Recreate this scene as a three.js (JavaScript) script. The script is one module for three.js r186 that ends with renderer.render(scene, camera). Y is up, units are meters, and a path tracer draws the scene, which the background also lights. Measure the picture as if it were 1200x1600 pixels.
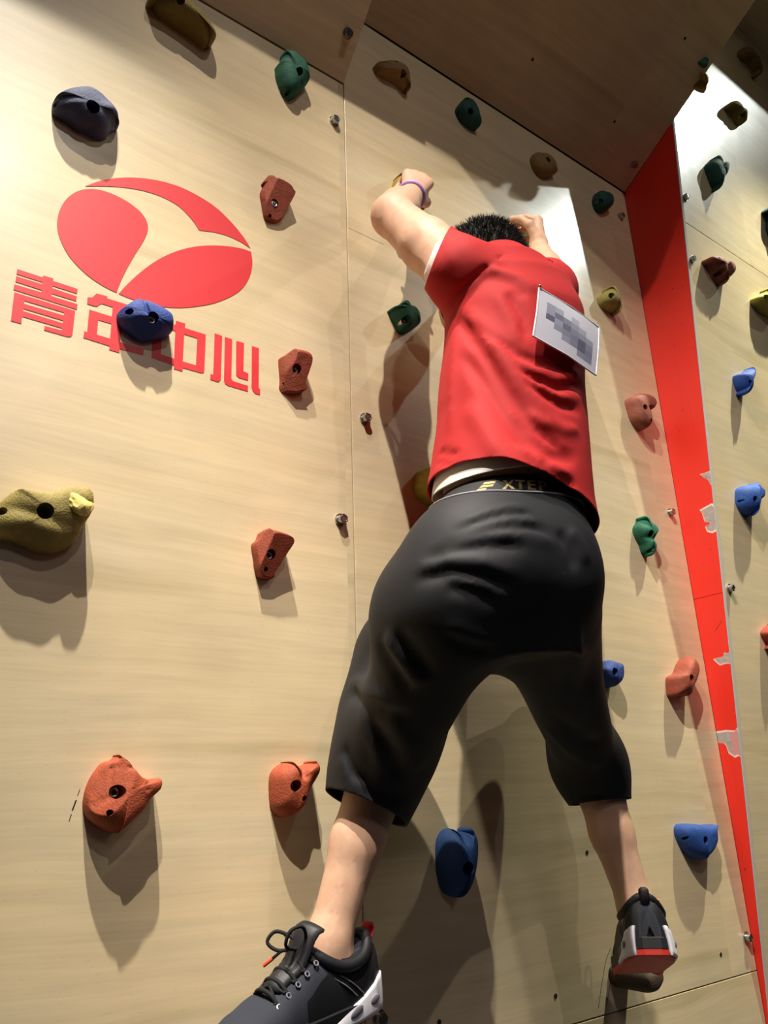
import * as THREE from 'three';
import { mergeGeometries, mergeVertices, toCreasedNormals } from 'three/addons/utils/BufferGeometryUtils.js';
import { RoundedBoxGeometry } from 'three/addons/geometries/RoundedBoxGeometry.js';
import { ImprovedNoise } from 'three/addons/math/ImprovedNoise.js';
import { RectAreaLightUniformsLib } from 'three/addons/lights/RectAreaLightUniformsLib.js';
import { Brush, Evaluator, SUBTRACTION } from 'three-bvh-csg';

// ---------------------------------------------------------------- camera, exposure, lamps
const scene = new THREE.Scene();
scene.background = new THREE.Color(0x020202);
const camera = new THREE.PerspectiveCamera(65.887, 0.75, 0.05, 40);
camera.position.set(0, 1.45, 1.265);
camera.up.set(-0.17627, 0.94047, 0.29061);
camera.lookAt(0.57266, 1.45 + 0.33811, 1.265 - 0.74682);
const renderer = new THREE.WebGLRenderer({ antialias: true });
renderer.toneMapping = THREE.LinearToneMapping;
renderer.toneMappingExposure = 1.0;
renderer.shadowMap.enabled = true;
RectAreaLightUniformsLib.init();

// two rows of spotlights hang above the wall; a soft ceiling panel stands further back in the hall
const SPOTS = [
  { at: [0.02, 4.79, 0.91], to: [0.42, 0.2, 0], power: 64, color: [1.0, 0.94, 0.83], angle: 17.5 },
  { at: [3.0, 4.85, 0.90], to: [2.2, 0.3, 0], power: 56, color: [0.98, 0.97, 0.78], angle: 22.5 },
  { at: [-0.57, 5.78, 1.97], to: [1.9, 0.6, 0], power: 88, color: [1.0, 0.91, 0.81], angle: 19 },
  { at: [4.62, 5.8, 1.97], to: [1.7, 3.15, 0], power: 12, color: [0.93, 1.0, 0.93], angle: 16 },
  { at: [0.5, 6.0, 4.2], to: [1.0, 1.8, 0], power: 10, color: [1.0, 0.93, 0.86], angle: 34 },
  { at: [-2.2, 5.8, 1.97], to: [2.1, 2.25, 0.1], power: 46, color: [1.0, 0.9, 0.8], angle: 9 },
];
const PANEL = { at: [1.0, 4.75, 5.2], size: [1.2, 1.2], power: 5, color: [1.0, 0.88, 0.9] };

const HOLD = {
  navy: {s:'main',o:[0.277,2.6954],h:0.05,b:[0.0019,-0.0049],q:[-0.0582,-0.009],p:[[-0.056,-0.0218,0.0],[-0.0449,-0.0245,0.0],[-0.0305,-0.0275,0.0],[-0.0141,-0.0345,0.0],[0.0066,-0.0331,0.0],[0.0213,-0.0351,0.0],[0.0357,-0.0301,0.0],[0.0431,-0.0206,0.0],[0.0456,-0.0106,0.0],[0.0531,0.0002,0.0],[0.0619,0.0133,0.0008],[0.0558,0.0044,0.0275],[0.0497,0.0128,0.036],[0.0403,0.0264,0.036],[0.0262,0.0372,0.036],[0.0108,0.0458,0.036],[-0.0055,0.0463,0.036],[-0.0236,0.0354,0.036],[-0.0424,0.0186,0.036],[-0.055,0.0048,0.0309],[-0.0594,0.0051,0.0134],[-0.0601,0.0029,0.0],[-0.059,-0.0153,0.0]]},
  olive_long: {s:'main',o:[0.4556,3.0687],h:0.06,b:[-0.0283,0.0026],p:[[-0.0787,0.0256,0.0],[-0.0727,0.0076,0.0],[-0.0572,-0.0096,0.0],[-0.0327,-0.014,0.0],[-0.0004,-0.0196,0.0],[0.0249,-0.0242,0.0],[0.0506,-0.0289,0.0],[0.0678,-0.0073,0.0],[0.0688,-0.0109,0.0175],[0.056,-0.0263,0.0432],[0.0452,-0.0116,0.0432],[0.0343,0.0062,0.0432],[0.0212,0.0159,0.0432],[0.0034,0.0221,0.0432],[-0.0077,0.046,0.0432],[-0.0413,0.0331,0.0432],[-0.0816,-0.0039,0.0429]]},
  green_lobed: {s:'main',o:[0.7237,3.0958],h:0.045,b:[0.0097,-0.0097],q:[-0.0072,-0.0656],p:[[-0.033,-0.0222,0.0],[-0.0275,-0.0409,0.0],[-0.0186,-0.0594,0.0],[-0.008,-0.0688,0.0],[0.0025,-0.0698,0.0],[0.0149,-0.0585,0.0],[0.0291,-0.0374,0.0],[0.0443,-0.0089,0.0018],[0.0483,0.0017,0.0133],[0.042,0.0034,0.0294],[0.0375,0.0224,0.0324],[0.0293,0.0398,0.0324],[0.0167,0.0458,0.0324],[-0.0013,0.0492,0.0324],[-0.0172,0.0424,0.0324],[-0.0203,0.0509,0.0163],[-0.0181,0.0556,0.0],[-0.0223,0.0341,0.0],[-0.0274,0.016,0.0046],[-0.0359,0.0038,0.0061],[-0.035,0.0009,0.0]]},
  orange_a: {s:'main',o:[0.6897,2.7027],h:0.042,b:[-0.0075,-0.0197],q:[-0.0138,-0.0498],p:[[-0.029,-0.0185,0.0],[-0.0254,-0.0393,0.0],[-0.0204,-0.0541,0.0],[-0.0092,-0.0575,0.0],[0.0051,-0.0541,0.0],[0.0179,-0.0429,0.0],[0.0228,-0.0309,0.0112],[0.0284,-0.0101,0.0154],[0.0373,0.0149,0.014],[0.0401,0.0279,0.0225],[0.0342,0.03,0.0302],[0.0243,0.0374,0.0302],[0.0046,0.0397,0.0302],[-0.0179,0.0368,0.0302],[-0.0303,0.033,0.0268],[-0.0223,0.0503,0.0],[-0.0268,0.0302,0.0],[-0.0335,0.0073,0.0]]},
  blue_ridge: {s:'main',o:[0.4191,2.2885],h:0.045,b:[0.0059,-0.0037],q:[-0.035,-0.0024],p:[[-0.0461,-0.0097,0.0],[-0.0412,-0.019,0.0],[-0.0325,-0.0254,0.0],[-0.0196,-0.0319,0.0],[-0.0052,-0.0379,0.0],[0.0074,-0.036,0.0],[0.0294,-0.0228,0.0],[0.0434,-0.0147,0.0],[0.0533,-0.0028,0.0027],[0.0493,-0.0039,0.0233],[0.0472,0.0069,0.0319],[0.0426,0.0196,0.0324],[0.0306,0.0264,0.0324],[0.0146,0.0293,0.0324],[-0.004,0.031,0.0324],[-0.018,0.0304,0.0324],[-0.0236,0.0293,0.0251],[-0.0358,0.0184,0.0192],[-0.0444,0.0088,0.0106],[-0.0472,0.0041,0.0]]},
  orange_b: {s:'main',o:[0.7384,2.2825],h:0.042,b:[-0.003,0.0008],q:[-0.0249,-0.031],p:[[-0.0294,0.0069,0.0],[-0.027,-0.0198,0.0],[-0.0274,-0.0431,0.0],[-0.024,-0.0468,0.0],[-0.0115,-0.0472,0.0],[0.0052,-0.045,0.0],[0.0164,-0.0396,0.0],[0.0269,-0.0331,0.0015],[0.0168,-0.04,0.0251],[0.0208,-0.0223,0.0278],[0.0261,0.0011,0.0285],[0.0297,0.0211,0.0297],[0.0302,0.0364,0.0302],[0.0252,0.0432,0.0302],[0.0123,0.0452,0.0302],[-0.0043,0.0428,0.0295],[-0.0103,0.0456,0.0158],[-0.0171,0.0387,0.0083],[-0.0283,0.0298,0.0062],[-0.0303,0.026,0.0]]},
  yellow_chip: {s:'main',o:[0.2853,1.8813],h:0.055,b:[-0.0079,-0.0028],q:[-0.065,-0.0075],p:[[-0.063,-0.0428,0.0],[-0.0423,-0.0445,0.0],[-0.0209,-0.0502,0.0],[0.001,-0.0559,0.0],[0.0177,-0.0547,0.0],[0.0387,-0.0448,0.0],[0.0505,-0.0307,0.0143],[0.0584,-0.0045,0.0215],[0.065,0.0111,0.0282],[0.0646,0.0296,0.039],[0.0609,0.0452,0.0396],[0.0503,0.0508,0.0396],[0.0283,0.047,0.0389],[0.0179,0.044,0.0332],[0.003,0.0339,0.0381],[-0.0207,0.0286,0.0396],[-0.044,0.0291,0.0396],[-0.0537,0.0257,0.0238],[-0.0636,0.0158,0.012],[-0.0749,-0.0009,0.0],[-0.0733,-0.0317,0.0]]},
  orange_c: {s:'main',o:[0.6879,1.8813],h:0.046,b:[-0.0073,-0.0053],q:[-0.013,-0.0321],p:[[-0.0283,-0.0113,0.0],[-0.0244,-0.0338,0.0],[-0.0192,-0.0438,0.0],[-0.0109,-0.0465,0.0],[0.0008,-0.0465,0.0],[0.0074,-0.0448,0.0063],[0.0047,-0.0422,0.026],[0.0122,-0.0269,0.0302],[0.0221,-0.007,0.0304],[0.0309,0.0085,0.0298],[0.0373,0.0229,0.0327],[0.0366,0.029,0.0331],[0.0271,0.0346,0.0331],[0.0065,0.039,0.033],[-0.0116,0.041,0.029],[-0.0145,0.0445,0.0096],[-0.0194,0.0401,0.0],[-0.025,0.0258,0.0],[-0.0323,0.0175,0.0]]},
  orange_horn: {s:'main',o:[0.4383,1.4711],h:0.055,b:[-0.0142,-0.0017],q:[-0.0237,-0.03],p:[[-0.0434,-0.0361,0.0],[-0.0333,-0.0454,0.0],[-0.0174,-0.055,0.0],[-0.0033,-0.0592,0.0045],[-0.0033,-0.0553,0.0363],[0.0137,-0.0404,0.039],[0.028,-0.0267,0.0396],[0.0351,-0.0143,0.0396],[0.043,-0.0073,0.0386],[0.0521,0.0016,0.0396],[0.0535,0.0108,0.0396],[0.053,0.0172,0.0194],[0.0436,0.0157,0.0122],[0.0211,0.0188,0.039],[0.0081,0.0317,0.0396],[-0.0045,0.0447,0.0396],[-0.0105,0.0509,0.0275],[-0.0088,0.0513,0.0],[-0.0161,0.0442,0.0],[-0.0275,0.0413,0.0],[-0.0379,0.0285,0.0],[-0.0459,0.0122,0.0],[-0.0499,-0.0057,0.0],[-0.0494,-0.0235,0.0]]},
  orange_twin: {s:'main',o:[0.737,1.4762],h:0.05,b:[-0.0119,-0.0048],q:[0.0047,-0.0254],p:[[-0.0338,-0.0401,0.0],[-0.0217,-0.0528,0.0],[-0.01,-0.0533,0.0143],[-0.0014,-0.0457,0.0335],[0.0122,-0.0319,0.036],[0.0199,-0.0115,0.036],[0.033,0.0091,0.036],[0.0373,0.0239,0.036],[0.0316,0.0334,0.0343],[0.0396,0.0364,0.0],[0.0237,0.0291,0.0],[-0.0031,0.0269,0.0232],[-0.0142,0.0341,0.0247],[-0.0127,0.0345,0.0],[-0.0278,0.0261,0.0],[-0.0366,0.0136,0.0],[-0.0359,-0.0319,0.0]]},
  tan_wedge: {s:'main',o:[1.0459,3.303],h:0.04,b:[0.0185,-0.0018],q:[-0.0053,0.0244],p:[[-0.0482,-0.0198,0.0],[-0.0216,-0.0166,0.0],[0.0132,-0.0123,0.0],[0.0403,-0.0175,0.0],[0.0583,-0.0143,0.0],[0.0473,-0.0241,0.0256],[0.0449,0.0122,0.0288],[0.0364,0.0353,0.0288],[0.013,0.0382,0.0288],[-0.0186,0.0231,0.0288],[-0.048,0.0016,0.0264],[-0.0581,0.0009,0.0095],[-0.059,-0.0068,0.0]]},
  teal_dark_a: {s:'main',o:[1.3273,3.3327],h:0.04,b:[-0.013,-0.015],p:[[-0.0356,-0.0204,0.0],[-0.019,-0.0318,0.0],[0.0071,-0.0377,0.0],[0.0347,-0.0323,0.0],[0.0355,-0.0236,0.0233],[0.0289,-0.0023,0.0288],[0.0225,0.024,0.0288],[0.0018,0.0415,0.0288],[-0.0178,0.0389,0.0254],[-0.0168,0.0465,0.0005],[-0.0415,-0.0027,0.0]]},
  tan_ring: {s:'main',o:[1.6507,3.3197],h:0.035,b:[-0.0014,0.0039],q:[-0.067,-0.0271],p:[[-0.0429,-0.0314,0.0],[-0.0251,-0.0431,0.0],[0.0048,-0.0401,0.0],[0.0494,-0.0102,0.0],[0.0497,-0.0065,0.0206],[0.0452,0.0134,0.0252],[0.0335,0.0352,0.0252],[0.0036,0.036,0.0252],[-0.0308,0.0209,0.023],[-0.0369,0.0276,0.0023],[-0.0508,-0.0018,0.0]]},
  teal_dark_b: {s:'main',o:[1.9403,3.3185],h:0.04,b:[-0.0344,-0.0249],p:[[-0.0344,-0.0424,0.0],[-0.0125,-0.0441,0.0],[0.0261,-0.0197,0.0],[0.0388,-0.0039,0.015],[0.0404,0.0139,0.0288],[0.0347,0.0337,0.0288],[-0.0062,0.0274,0.0288],[-0.0175,0.0313,0.0114],[-0.0282,0.0186,0.0],[-0.0412,-0.0147,0.0]]},
  yellow_lefthand: {s:'main',o:[1.0781,2.9162],h:0.06,p:[[-0.0273,-0.0274,0.0],[0.0119,-0.0408,0.0],[0.0445,-0.0332,0.0],[0.0373,-0.0351,0.0324],[0.037,-0.0021,0.0432],[0.0246,0.0371,0.0432],[-0.0093,0.04,0.0432],[-0.0371,0.0313,0.0273],[-0.0368,0.0336,0.0],[-0.0448,-0.0035,0.0]]},
  green_point: {s:'main',o:[1.0396,2.5259],h:0.05,b:[-0.0117,-0.0218],p:[[-0.0284,-0.0076,0.0],[-0.0179,-0.0224,0.0],[-0.0097,-0.0381,0.0],[0.0016,-0.0393,0.0],[0.0205,-0.0274,0.0],[0.036,-0.0139,0.0047],[0.0334,-0.0121,0.0267],[0.0302,0.0004,0.036],[0.0262,0.0115,0.036],[0.0153,0.0199,0.036],[-0.0007,0.0201,0.036],[-0.0188,0.0195,0.036],[-0.0052,0.0401,0.0054],[-0.0094,0.0313,0.0013],[-0.0356,0.006,0.0192],[-0.0375,0.0119,0.0]]},
  yellow_waist: {s:'main',o:[1.0916,2.0986],h:0.07,b:[-0.0051,-0.0126],p:[[-0.0337,-0.0215,0.0],[-0.0086,-0.0334,0.0],[0.0289,-0.0354,0.0],[0.0463,-0.0322,0.0201],[0.0402,-0.0155,0.0504],[0.0332,0.0139,0.0504],[0.0058,0.0265,0.0504],[-0.0216,0.0306,0.0434],[-0.0202,0.0395,0.011],[-0.0305,0.0301,0.0],[-0.0399,-0.0028,0.0]]},
  green_righthand: {s:'main',o:[1.5004,2.9394],h:0.055,p:[[-0.0356,-0.0496,0.0],[0.0039,-0.0482,0.0],[0.0495,-0.0223,0.0008],[0.0439,-0.0165,0.0371],[0.0421,0.0263,0.0396],[0.0063,0.0393,0.0396],[-0.0329,0.0298,0.0303],[-0.0299,0.0381,0.0],[-0.0473,0.0031,0.0]]},
  yellow_small: {s:'main',o:[1.8906,2.904],h:0.05,b:[-0.0264,-0.0081],p:[[-0.0397,-0.0246,0.0],[-0.0046,-0.0353,0.0],[0.0338,-0.0322,0.0],[0.0212,-0.0435,0.0247],[0.0182,-0.027,0.036],[0.0197,-0.0023,0.036],[0.0177,0.0211,0.036],[0.0037,0.0317,0.036],[-0.0129,0.0345,0.0305],[0.0081,0.0548,0.0001],[-0.0196,0.0235,0.0],[-0.0456,-0.0009,0.0]]},
  orange_d: {s:'main',o:[1.9621,2.5344],h:0.05,b:[-0.0208,-0.0087],q:[0.0041,-0.0439],p:[[-0.0482,-0.009,0.0],[-0.0411,-0.0362,0.0],[-0.0267,-0.0542,0.0],[-0.0026,-0.0654,0.0],[0.0105,-0.0515,0.026],[0.0089,-0.0342,0.036],[0.0147,-0.0107,0.036],[0.0416,0.0131,0.0326],[0.0542,0.0338,0.036],[0.045,0.0462,0.036],[0.0224,0.0503,0.0332],[-0.0094,0.0479,0.0204],[-0.0179,0.0466,0.0026],[-0.0516,0.0232,0.0]]},
  green_waisted: {s:'main',o:[1.8873,2.1197],h:0.045,b:[-0.0078,-0.0028],q:[-0.0053,-0.0478],p:[[-0.0298,-0.0075,0.0],[-0.0165,-0.0291,0.0],[-0.0076,-0.0537,0.0],[0.0175,-0.057,0.0],[-0.005,-0.0592,0.0317],[0.0099,-0.0337,0.0324],[0.0188,-0.0038,0.0324],[0.0372,0.0185,0.0324],[0.0269,0.0287,0.0324],[0.0026,0.0365,0.0324],[-0.0121,0.0475,0.0315],[0.0078,0.0593,0.0],[-0.0157,0.038,0.0],[-0.034,0.0156,0.0]]},
  blue_egg: {s:'main',o:[1.6453,1.7179],h:0.045,b:[-0.0125,-0.0009],p:[[-0.0243,-0.0238,0.0],[0.0016,-0.0334,0.0],[0.004,-0.0324,0.0178],[0.0196,-0.0178,0.0324],[0.0303,0.0025,0.0324],[0.0311,0.0204,0.0324],[0.0143,0.0272,0.0195],[-0.0054,0.0314,0.0035],[-0.0247,0.0215,0.0],[-0.0464,0.0044,0.0]]},
  orange_e: {s:'main',o:[1.9538,1.7253],h:0.05,b:[-0.0047,-0.0069],q:[-0.0645,-0.0411],p:[[-0.0555,-0.0295,0.0],[-0.0558,-0.0526,0.0],[-0.02,-0.0512,0.0005],[-0.0043,-0.0506,0.0196],[-0.0029,-0.0356,0.036],[0.0324,-0.004,0.036],[0.0501,0.0251,0.036],[0.0459,0.0423,0.036],[0.0365,0.0548,0.0221],[0.0323,0.0556,0.0],[0.0088,0.0386,0.0],[-0.0172,0.0109,0.0],[-0.0502,-0.0038,0.0]]},
  blue_heart: {s:'main',o:[1.0994,1.3345],h:0.06,b:[-0.0045,-0.0184],p:[[-0.037,-0.0097,0.0],[-0.0358,-0.0277,0.0],[-0.0305,-0.047,0.0],[-0.0214,-0.0618,0.0],[-0.0049,-0.0692,0.0],[-0.0025,-0.0698,0.0206],[-0.0049,-0.0618,0.0432],[0.0083,-0.0502,0.0432],[0.019,-0.0299,0.0432],[0.0264,-0.0091,0.0432],[0.0305,0.0147,0.0432],[0.0298,0.0342,0.0432],[0.023,0.0468,0.0432],[0.0334,0.0523,0.0168],[0.0375,0.0501,0.0],[0.0242,0.0445,0.0001],[-0.0058,0.0505,0.0205],[-0.0036,0.0521,0.0001],[-0.0179,0.0485,0.0],[-0.0312,0.0345,0.0],[-0.0366,0.0082,0.0]]},
  blue_bowl: {s:'main',o:[1.9108,1.3209],h:0.045,b:[-0.0093,-0.0019],q:[-0.0646,0.0065],p:[[-0.0576,-0.0164,0.0],[-0.0285,-0.0402,0.0],[0.0049,-0.0479,0.0038],[-0.0022,-0.041,0.0296],[0.0295,-0.0265,0.0324],[0.0541,-0.0029,0.0324],[0.0601,0.0194,0.0324],[0.0773,0.0299,0.0136],[0.0289,0.0321,0.0036],[-0.0298,0.0377,0.0017],[-0.0638,0.0354,0.0],[-0.0729,0.0203,0.0]]},
  olive_tooth: {s:'right',o:[2.5337,3.0552],h:0.05,b:[0.0086,-0.0128],q:[-0.049,-0.0069],p:[[-0.0234,0.0171,0.0],[-0.0081,-0.0041,0.0],[0.0099,-0.0256,0.0],[0.0327,-0.0241,0.0],[0.0422,-0.0208,0.0079],[0.0294,-0.022,0.028],[0.0335,-0.0032,0.036],[0.0347,0.0161,0.036],[0.0108,0.0099,0.036],[-0.0171,0.0107,0.036],[-0.0583,-0.002,0.036],[-0.0585,0.0112,0.0216],[-0.0278,0.0369,0.0]]},
  teal_fin: {s:'right',o:[2.3262,2.6851],h:0.05,b:[0.0027,0.0058],p:[[-0.0339,-0.0294,0.0],[-0.0194,-0.0539,0.0],[-0.003,-0.0681,0.0],[-0.0169,-0.0819,0.0214],[-0.0084,-0.0554,0.0307],[0.0289,-0.0056,0.0313],[0.0481,0.0331,0.036],[0.0468,0.0518,0.036],[0.0151,0.0387,0.036],[-0.0089,0.0392,0.036],[0.0021,0.0667,0.0178],[-0.0044,0.0559,0.0],[-0.046,0.009,0.0]]},
  teal_edge: {s:'right',o:[2.7007,2.6517],h:0.05,p:[[-0.0056,0.0249,0.0],[-0.0264,-0.0314,0.0],[-0.0098,-0.0641,0.0],[0.0284,-0.0565,0.016],[0.0348,-0.0115,0.036],[0.0136,0.0395,0.036],[-0.0438,0.0268,0.0354],[0.0087,0.0723,0.0]]},
  brown_saddle: {s:'right',o:[2.2658,2.2699],h:0.055,b:[-0.0217,-0.0255],q:[-0.0502,0.0067],p:[[-0.0407,-0.0159,0.0],[-0.019,-0.0373,0.0],[0.0048,-0.0472,0.0],[0.0228,-0.0468,0.0022],[0.0021,-0.0496,0.0247],[0.0487,-0.0108,0.0221],[0.0594,0.007,0.0335],[0.0585,0.0173,0.0396],[0.0533,0.0291,0.0396],[0.0368,0.033,0.0394],[0.0545,0.052,0.0155],[-0.0035,0.0144,0.0288],[-0.0434,-0.0008,0.0396],[-0.0686,-0.0003,0.0396],[-0.0734,0.0086,0.0294],[-0.0383,0.0332,0.0],[-0.0543,0.0142,0.0]]},
  yellow_edge: {s:'right',o:[2.558,2.2616],h:0.06,b:[-0.0502,-0.0179],q:[-0.0965,-0.0407],p:[[-0.0703,-0.0351,0.0],[-0.0427,-0.0393,0.0],[-0.011,-0.0478,0.0],[0.0343,-0.0416,0.0],[0.0619,-0.0333,0.0128],[0.046,-0.0242,0.0432],[0.0601,0.0332,0.0432],[0.0216,0.0389,0.0432],[0.0046,0.0422,0.0291],[0.0252,0.0606,0.0016],[0.0097,0.0438,0.0],[-0.0095,0.0234,0.0],[-0.0545,-0.001,0.0006],[-0.0755,-0.02,0.0]]},
  blue_hook: {s:'right',o:[2.3425,1.8875],h:0.05,q:[-0.0187,-0.0194],p:[[-0.0348,-0.0272,0.0],[-0.015,-0.047,0.0],[-0.0003,-0.0493,0.0023],[-0.0324,-0.0555,0.0334],[-0.0053,-0.0205,0.0359],[0.0219,0.016,0.036],[0.0319,0.0392,0.036],[0.0378,0.0556,0.0209],[0.0404,0.0557,0.0],[-0.0052,0.0245,0.0],[-0.039,0.0085,0.0]]},
  blue_cup: {s:'right',o:[2.2842,1.4752],h:0.05,b:[-0.022,-0.0141],q:[-0.0524,-0.0195],p:[[-0.0534,-0.005,0.0],[-0.0514,-0.03,0.0],[-0.0288,-0.0513,0.0],[0.0068,-0.0551,0.0],[-0.0096,-0.0568,0.0294],[0.0068,-0.0325,0.036],[0.0218,-0.0066,0.036],[0.0474,0.0113,0.036],[0.0538,0.0308,0.036],[0.0233,0.0403,0.0358],[0.0391,0.0566,0.011],[0.015,0.0445,0.0021],[-0.0249,0.0342,0.0001],[-0.0458,0.0197,0.0]]},
  red_edge: {s:'right',o:[2.3124,1.0589],h:0.045,q:[-0.048,-0.0043],p:[[-0.018,-0.0133,0.0],[0.0005,-0.0305,0.0],[-0.0147,-0.0409,0.0261],[0.0181,-0.0061,0.0324],[0.0181,0.0316,0.0324],[0.0243,0.0332,0.0001],[-0.0005,0.0237,0.0],[-0.0279,0.0023,0.0]]},
  brown_blade: {s:'right',o:[2.7191,3.4131],h:0.05,p:[[-0.0463,0.0501,0.0],[-0.0792,-0.005,0.036],[-0.0297,0.0024,0.036],[0.0167,0.0196,0.036],[0.0272,-0.0022,0.036],[0.0153,-0.0492,0.035],[0.0584,-0.024,0.0009],[0.0421,-0.0211,0.0],[0.0168,0.0042,0.0],[-0.0213,0.0252,0.0]]},
  green_roof: {s:'roof',o:[2.0621,0.4466],h:0.03,p:[[0.0056,-0.012,0.0],[0.0047,-0.0118,0.0176],[0.0078,-0.0026,0.0216],[-0.0015,0.011,0.0216],[0.0025,0.0179,0.0],[-0.0062,0.0057,0.0],[-0.0129,-0.0081,0.0]]},
  tan_roof: {s:'roof',o:[2.1009,0.3962],h:0.045,p:[[0.0088,-0.0214,0.0],[0.0182,-0.0192,0.0151],[0.0124,-0.0144,0.0324],[0.0046,-0.0007,0.0324],[-0.0053,0.0132,0.0324],[-0.0207,0.0267,0.0322],[-0.0018,0.0274,0.0],[-0.0016,0.0114,0.0],[-0.0064,-0.0044,0.0],[-0.0082,-0.0188,0.0]]}
};
const BOLTS = [["lean",0.8557,0.1098],["main",0.8569,3.037],["main",0.9257,2.2314],["main",0.8565,1.9837],["right",2.1321,2.5002],["right",2.1295,2.2616],["main",2.055,2.2236],["right",2.1411,1.1782],["main",2.0788,1.0801],["main",2.0542,3.3189],["main",0.9182,1.0937],["roof",2.0656,0.0913]];
const DOTS = [["roof",1.4919,0.168],["roof",1.89,0.1622],["roof",1.9479,0.4642],["main",1.504,1.316],["main",1.3596,1.0596],["main",1.0517,1.0654],["main",1.6949,1.2268],["main",1.7059,1.2015],["main",1.9564,1.0575]];
const LOGO = {"crescent":[[0.2922,2.5453],[0.3132,2.5669],[0.3392,2.5878],[0.3662,2.6047],[0.3979,2.6195],[0.4345,2.6313],[0.4727,2.6373],[0.5125,2.6352],[0.5536,2.6252],[0.5877,2.6063],[0.6137,2.5856],[0.6292,2.5692],[0.6372,2.5578],[0.6144,2.5635],[0.5849,2.5654],[0.5562,2.5614],[0.5205,2.5504],[0.5121,2.5614],[0.4956,2.5762],[0.4755,2.5882],[0.4521,2.5934],[0.4256,2.5937],[0.3928,2.5882],[0.3611,2.5781],[0.3273,2.5634]],"drop_l":[[0.3682,2.3395],[0.3459,2.3432],[0.3222,2.3512],[0.2984,2.3648],[0.2775,2.3833],[0.2627,2.4062],[0.2532,2.4316],[0.2519,2.457],[0.2565,2.4836],[0.2655,2.5066],[0.2799,2.5272],[0.2985,2.5422],[0.3215,2.5509],[0.349,2.5528],[0.3777,2.5476],[0.4001,2.5368],[0.4128,2.5211],[0.4162,2.5033],[0.4113,2.4796],[0.3993,2.4468],[0.3849,2.4054],[0.374,2.3685],[0.3698,2.3488]],"drop_r":[[0.372,2.3386],[0.3847,2.3628],[0.4064,2.3981],[0.4324,2.434],[0.4634,2.4678],[0.4997,2.4977],[0.5378,2.5204],[0.5817,2.5387],[0.6191,2.5484],[0.6391,2.5494],[0.6428,2.5241],[0.6396,2.4952],[0.6298,2.4663],[0.6139,2.4398],[0.5902,2.4151],[0.5592,2.3902],[0.5253,2.37],[0.4886,2.3527],[0.4528,2.342],[0.4177,2.337],[0.3901,2.337]]};
const GLYPHS = {"qing":[[[[0.1986,2.3202],[0.2395,2.3203],[0.241,2.3244],[0.2576,2.3253],[0.2575,2.3202],[0.2998,2.3203],[0.2993,2.3102],[0.2578,2.3098],[0.2579,2.3052],[0.2998,2.3047],[0.2994,2.2947],[0.2579,2.2938],[0.258,2.289],[0.3023,2.2893],[0.3022,2.278],[0.1975,2.278],[0.1976,2.2888],[0.2408,2.2899],[0.2411,2.2944],[0.1988,2.2945],[0.1985,2.3056],[0.2403,2.3066],[0.2405,2.3106],[0.1985,2.3099]]],[[[0.1993,2.2735],[0.2997,2.2746],[0.2997,2.2262],[0.2977,2.2213],[0.292,2.2188],[0.2531,2.2186],[0.2532,2.2268],[0.2817,2.2281],[0.2818,2.2324],[0.2167,2.232],[0.2165,2.2179],[0.2003,2.2177]],[[0.2166,2.2632],[0.2816,2.2642],[0.2818,2.2585],[0.2167,2.2573]],[[0.2168,2.2476],[0.2819,2.2478],[0.2818,2.2426],[0.2168,2.2429]]]],"nian":[[[[0.3179,2.31],[0.326,2.3125],[0.3327,2.3239],[0.3523,2.3253],[0.3521,2.3209],[0.3994,2.3219],[0.3996,2.3079],[0.3819,2.3074],[0.3823,2.2876],[0.402,2.2878],[0.4022,2.2728],[0.3824,2.2727],[0.3826,2.2395],[0.4266,2.24],[0.426,2.2269],[0.3829,2.2252],[0.3831,2.2175],[0.3645,2.2175],[0.3645,2.2252],[0.3183,2.2263],[0.3187,2.2396],[0.3236,2.2399],[0.3231,2.2861],[0.3635,2.2862],[0.3635,2.3065],[0.3444,2.3064],[0.3413,2.3047],[0.3363,2.2978],[0.3305,2.2961],[0.3185,2.2964]],[[0.3403,2.2709],[0.3638,2.2714],[0.3643,2.2404],[0.3407,2.2402]]]],"zhong":[[[[0.4401,2.313],[0.4834,2.312],[0.4844,2.322],[0.503,2.3222],[0.5024,2.3123],[0.5459,2.3129],[0.5466,2.2316],[0.5444,2.2271],[0.5396,2.2256],[0.5033,2.2252],[0.5028,2.2173],[0.4858,2.2174],[0.4858,2.2249],[0.442,2.2269]],[[0.4582,2.299],[0.4839,2.2989],[0.485,2.239],[0.4592,2.2396]],[[0.5019,2.2982],[0.5289,2.2985],[0.5289,2.2388],[0.5023,2.2386]]]],"xin":[[[[0.5645,2.3224],[0.5807,2.322],[0.5813,2.2244],[0.5778,2.2182],[0.573,2.2167],[0.5594,2.2177],[0.5594,2.2292],[0.565,2.2297]]],[[[0.5863,2.322],[0.6024,2.322],[0.6036,2.2326],[0.6076,2.2286],[0.6402,2.228],[0.64,2.2153],[0.5967,2.2154],[0.5903,2.2181],[0.5881,2.2239]]],[[[0.6115,2.3213],[0.6288,2.3224],[0.629,2.2577],[0.6403,2.2559],[0.6399,2.2398],[0.6187,2.2399],[0.6135,2.2435]]],[[[0.6465,2.3216],[0.6626,2.3216],[0.6638,2.2298],[0.6672,2.2295],[0.6675,2.2158],[0.657,2.2151],[0.6503,2.2205],[0.648,2.2277]]]]};
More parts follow.
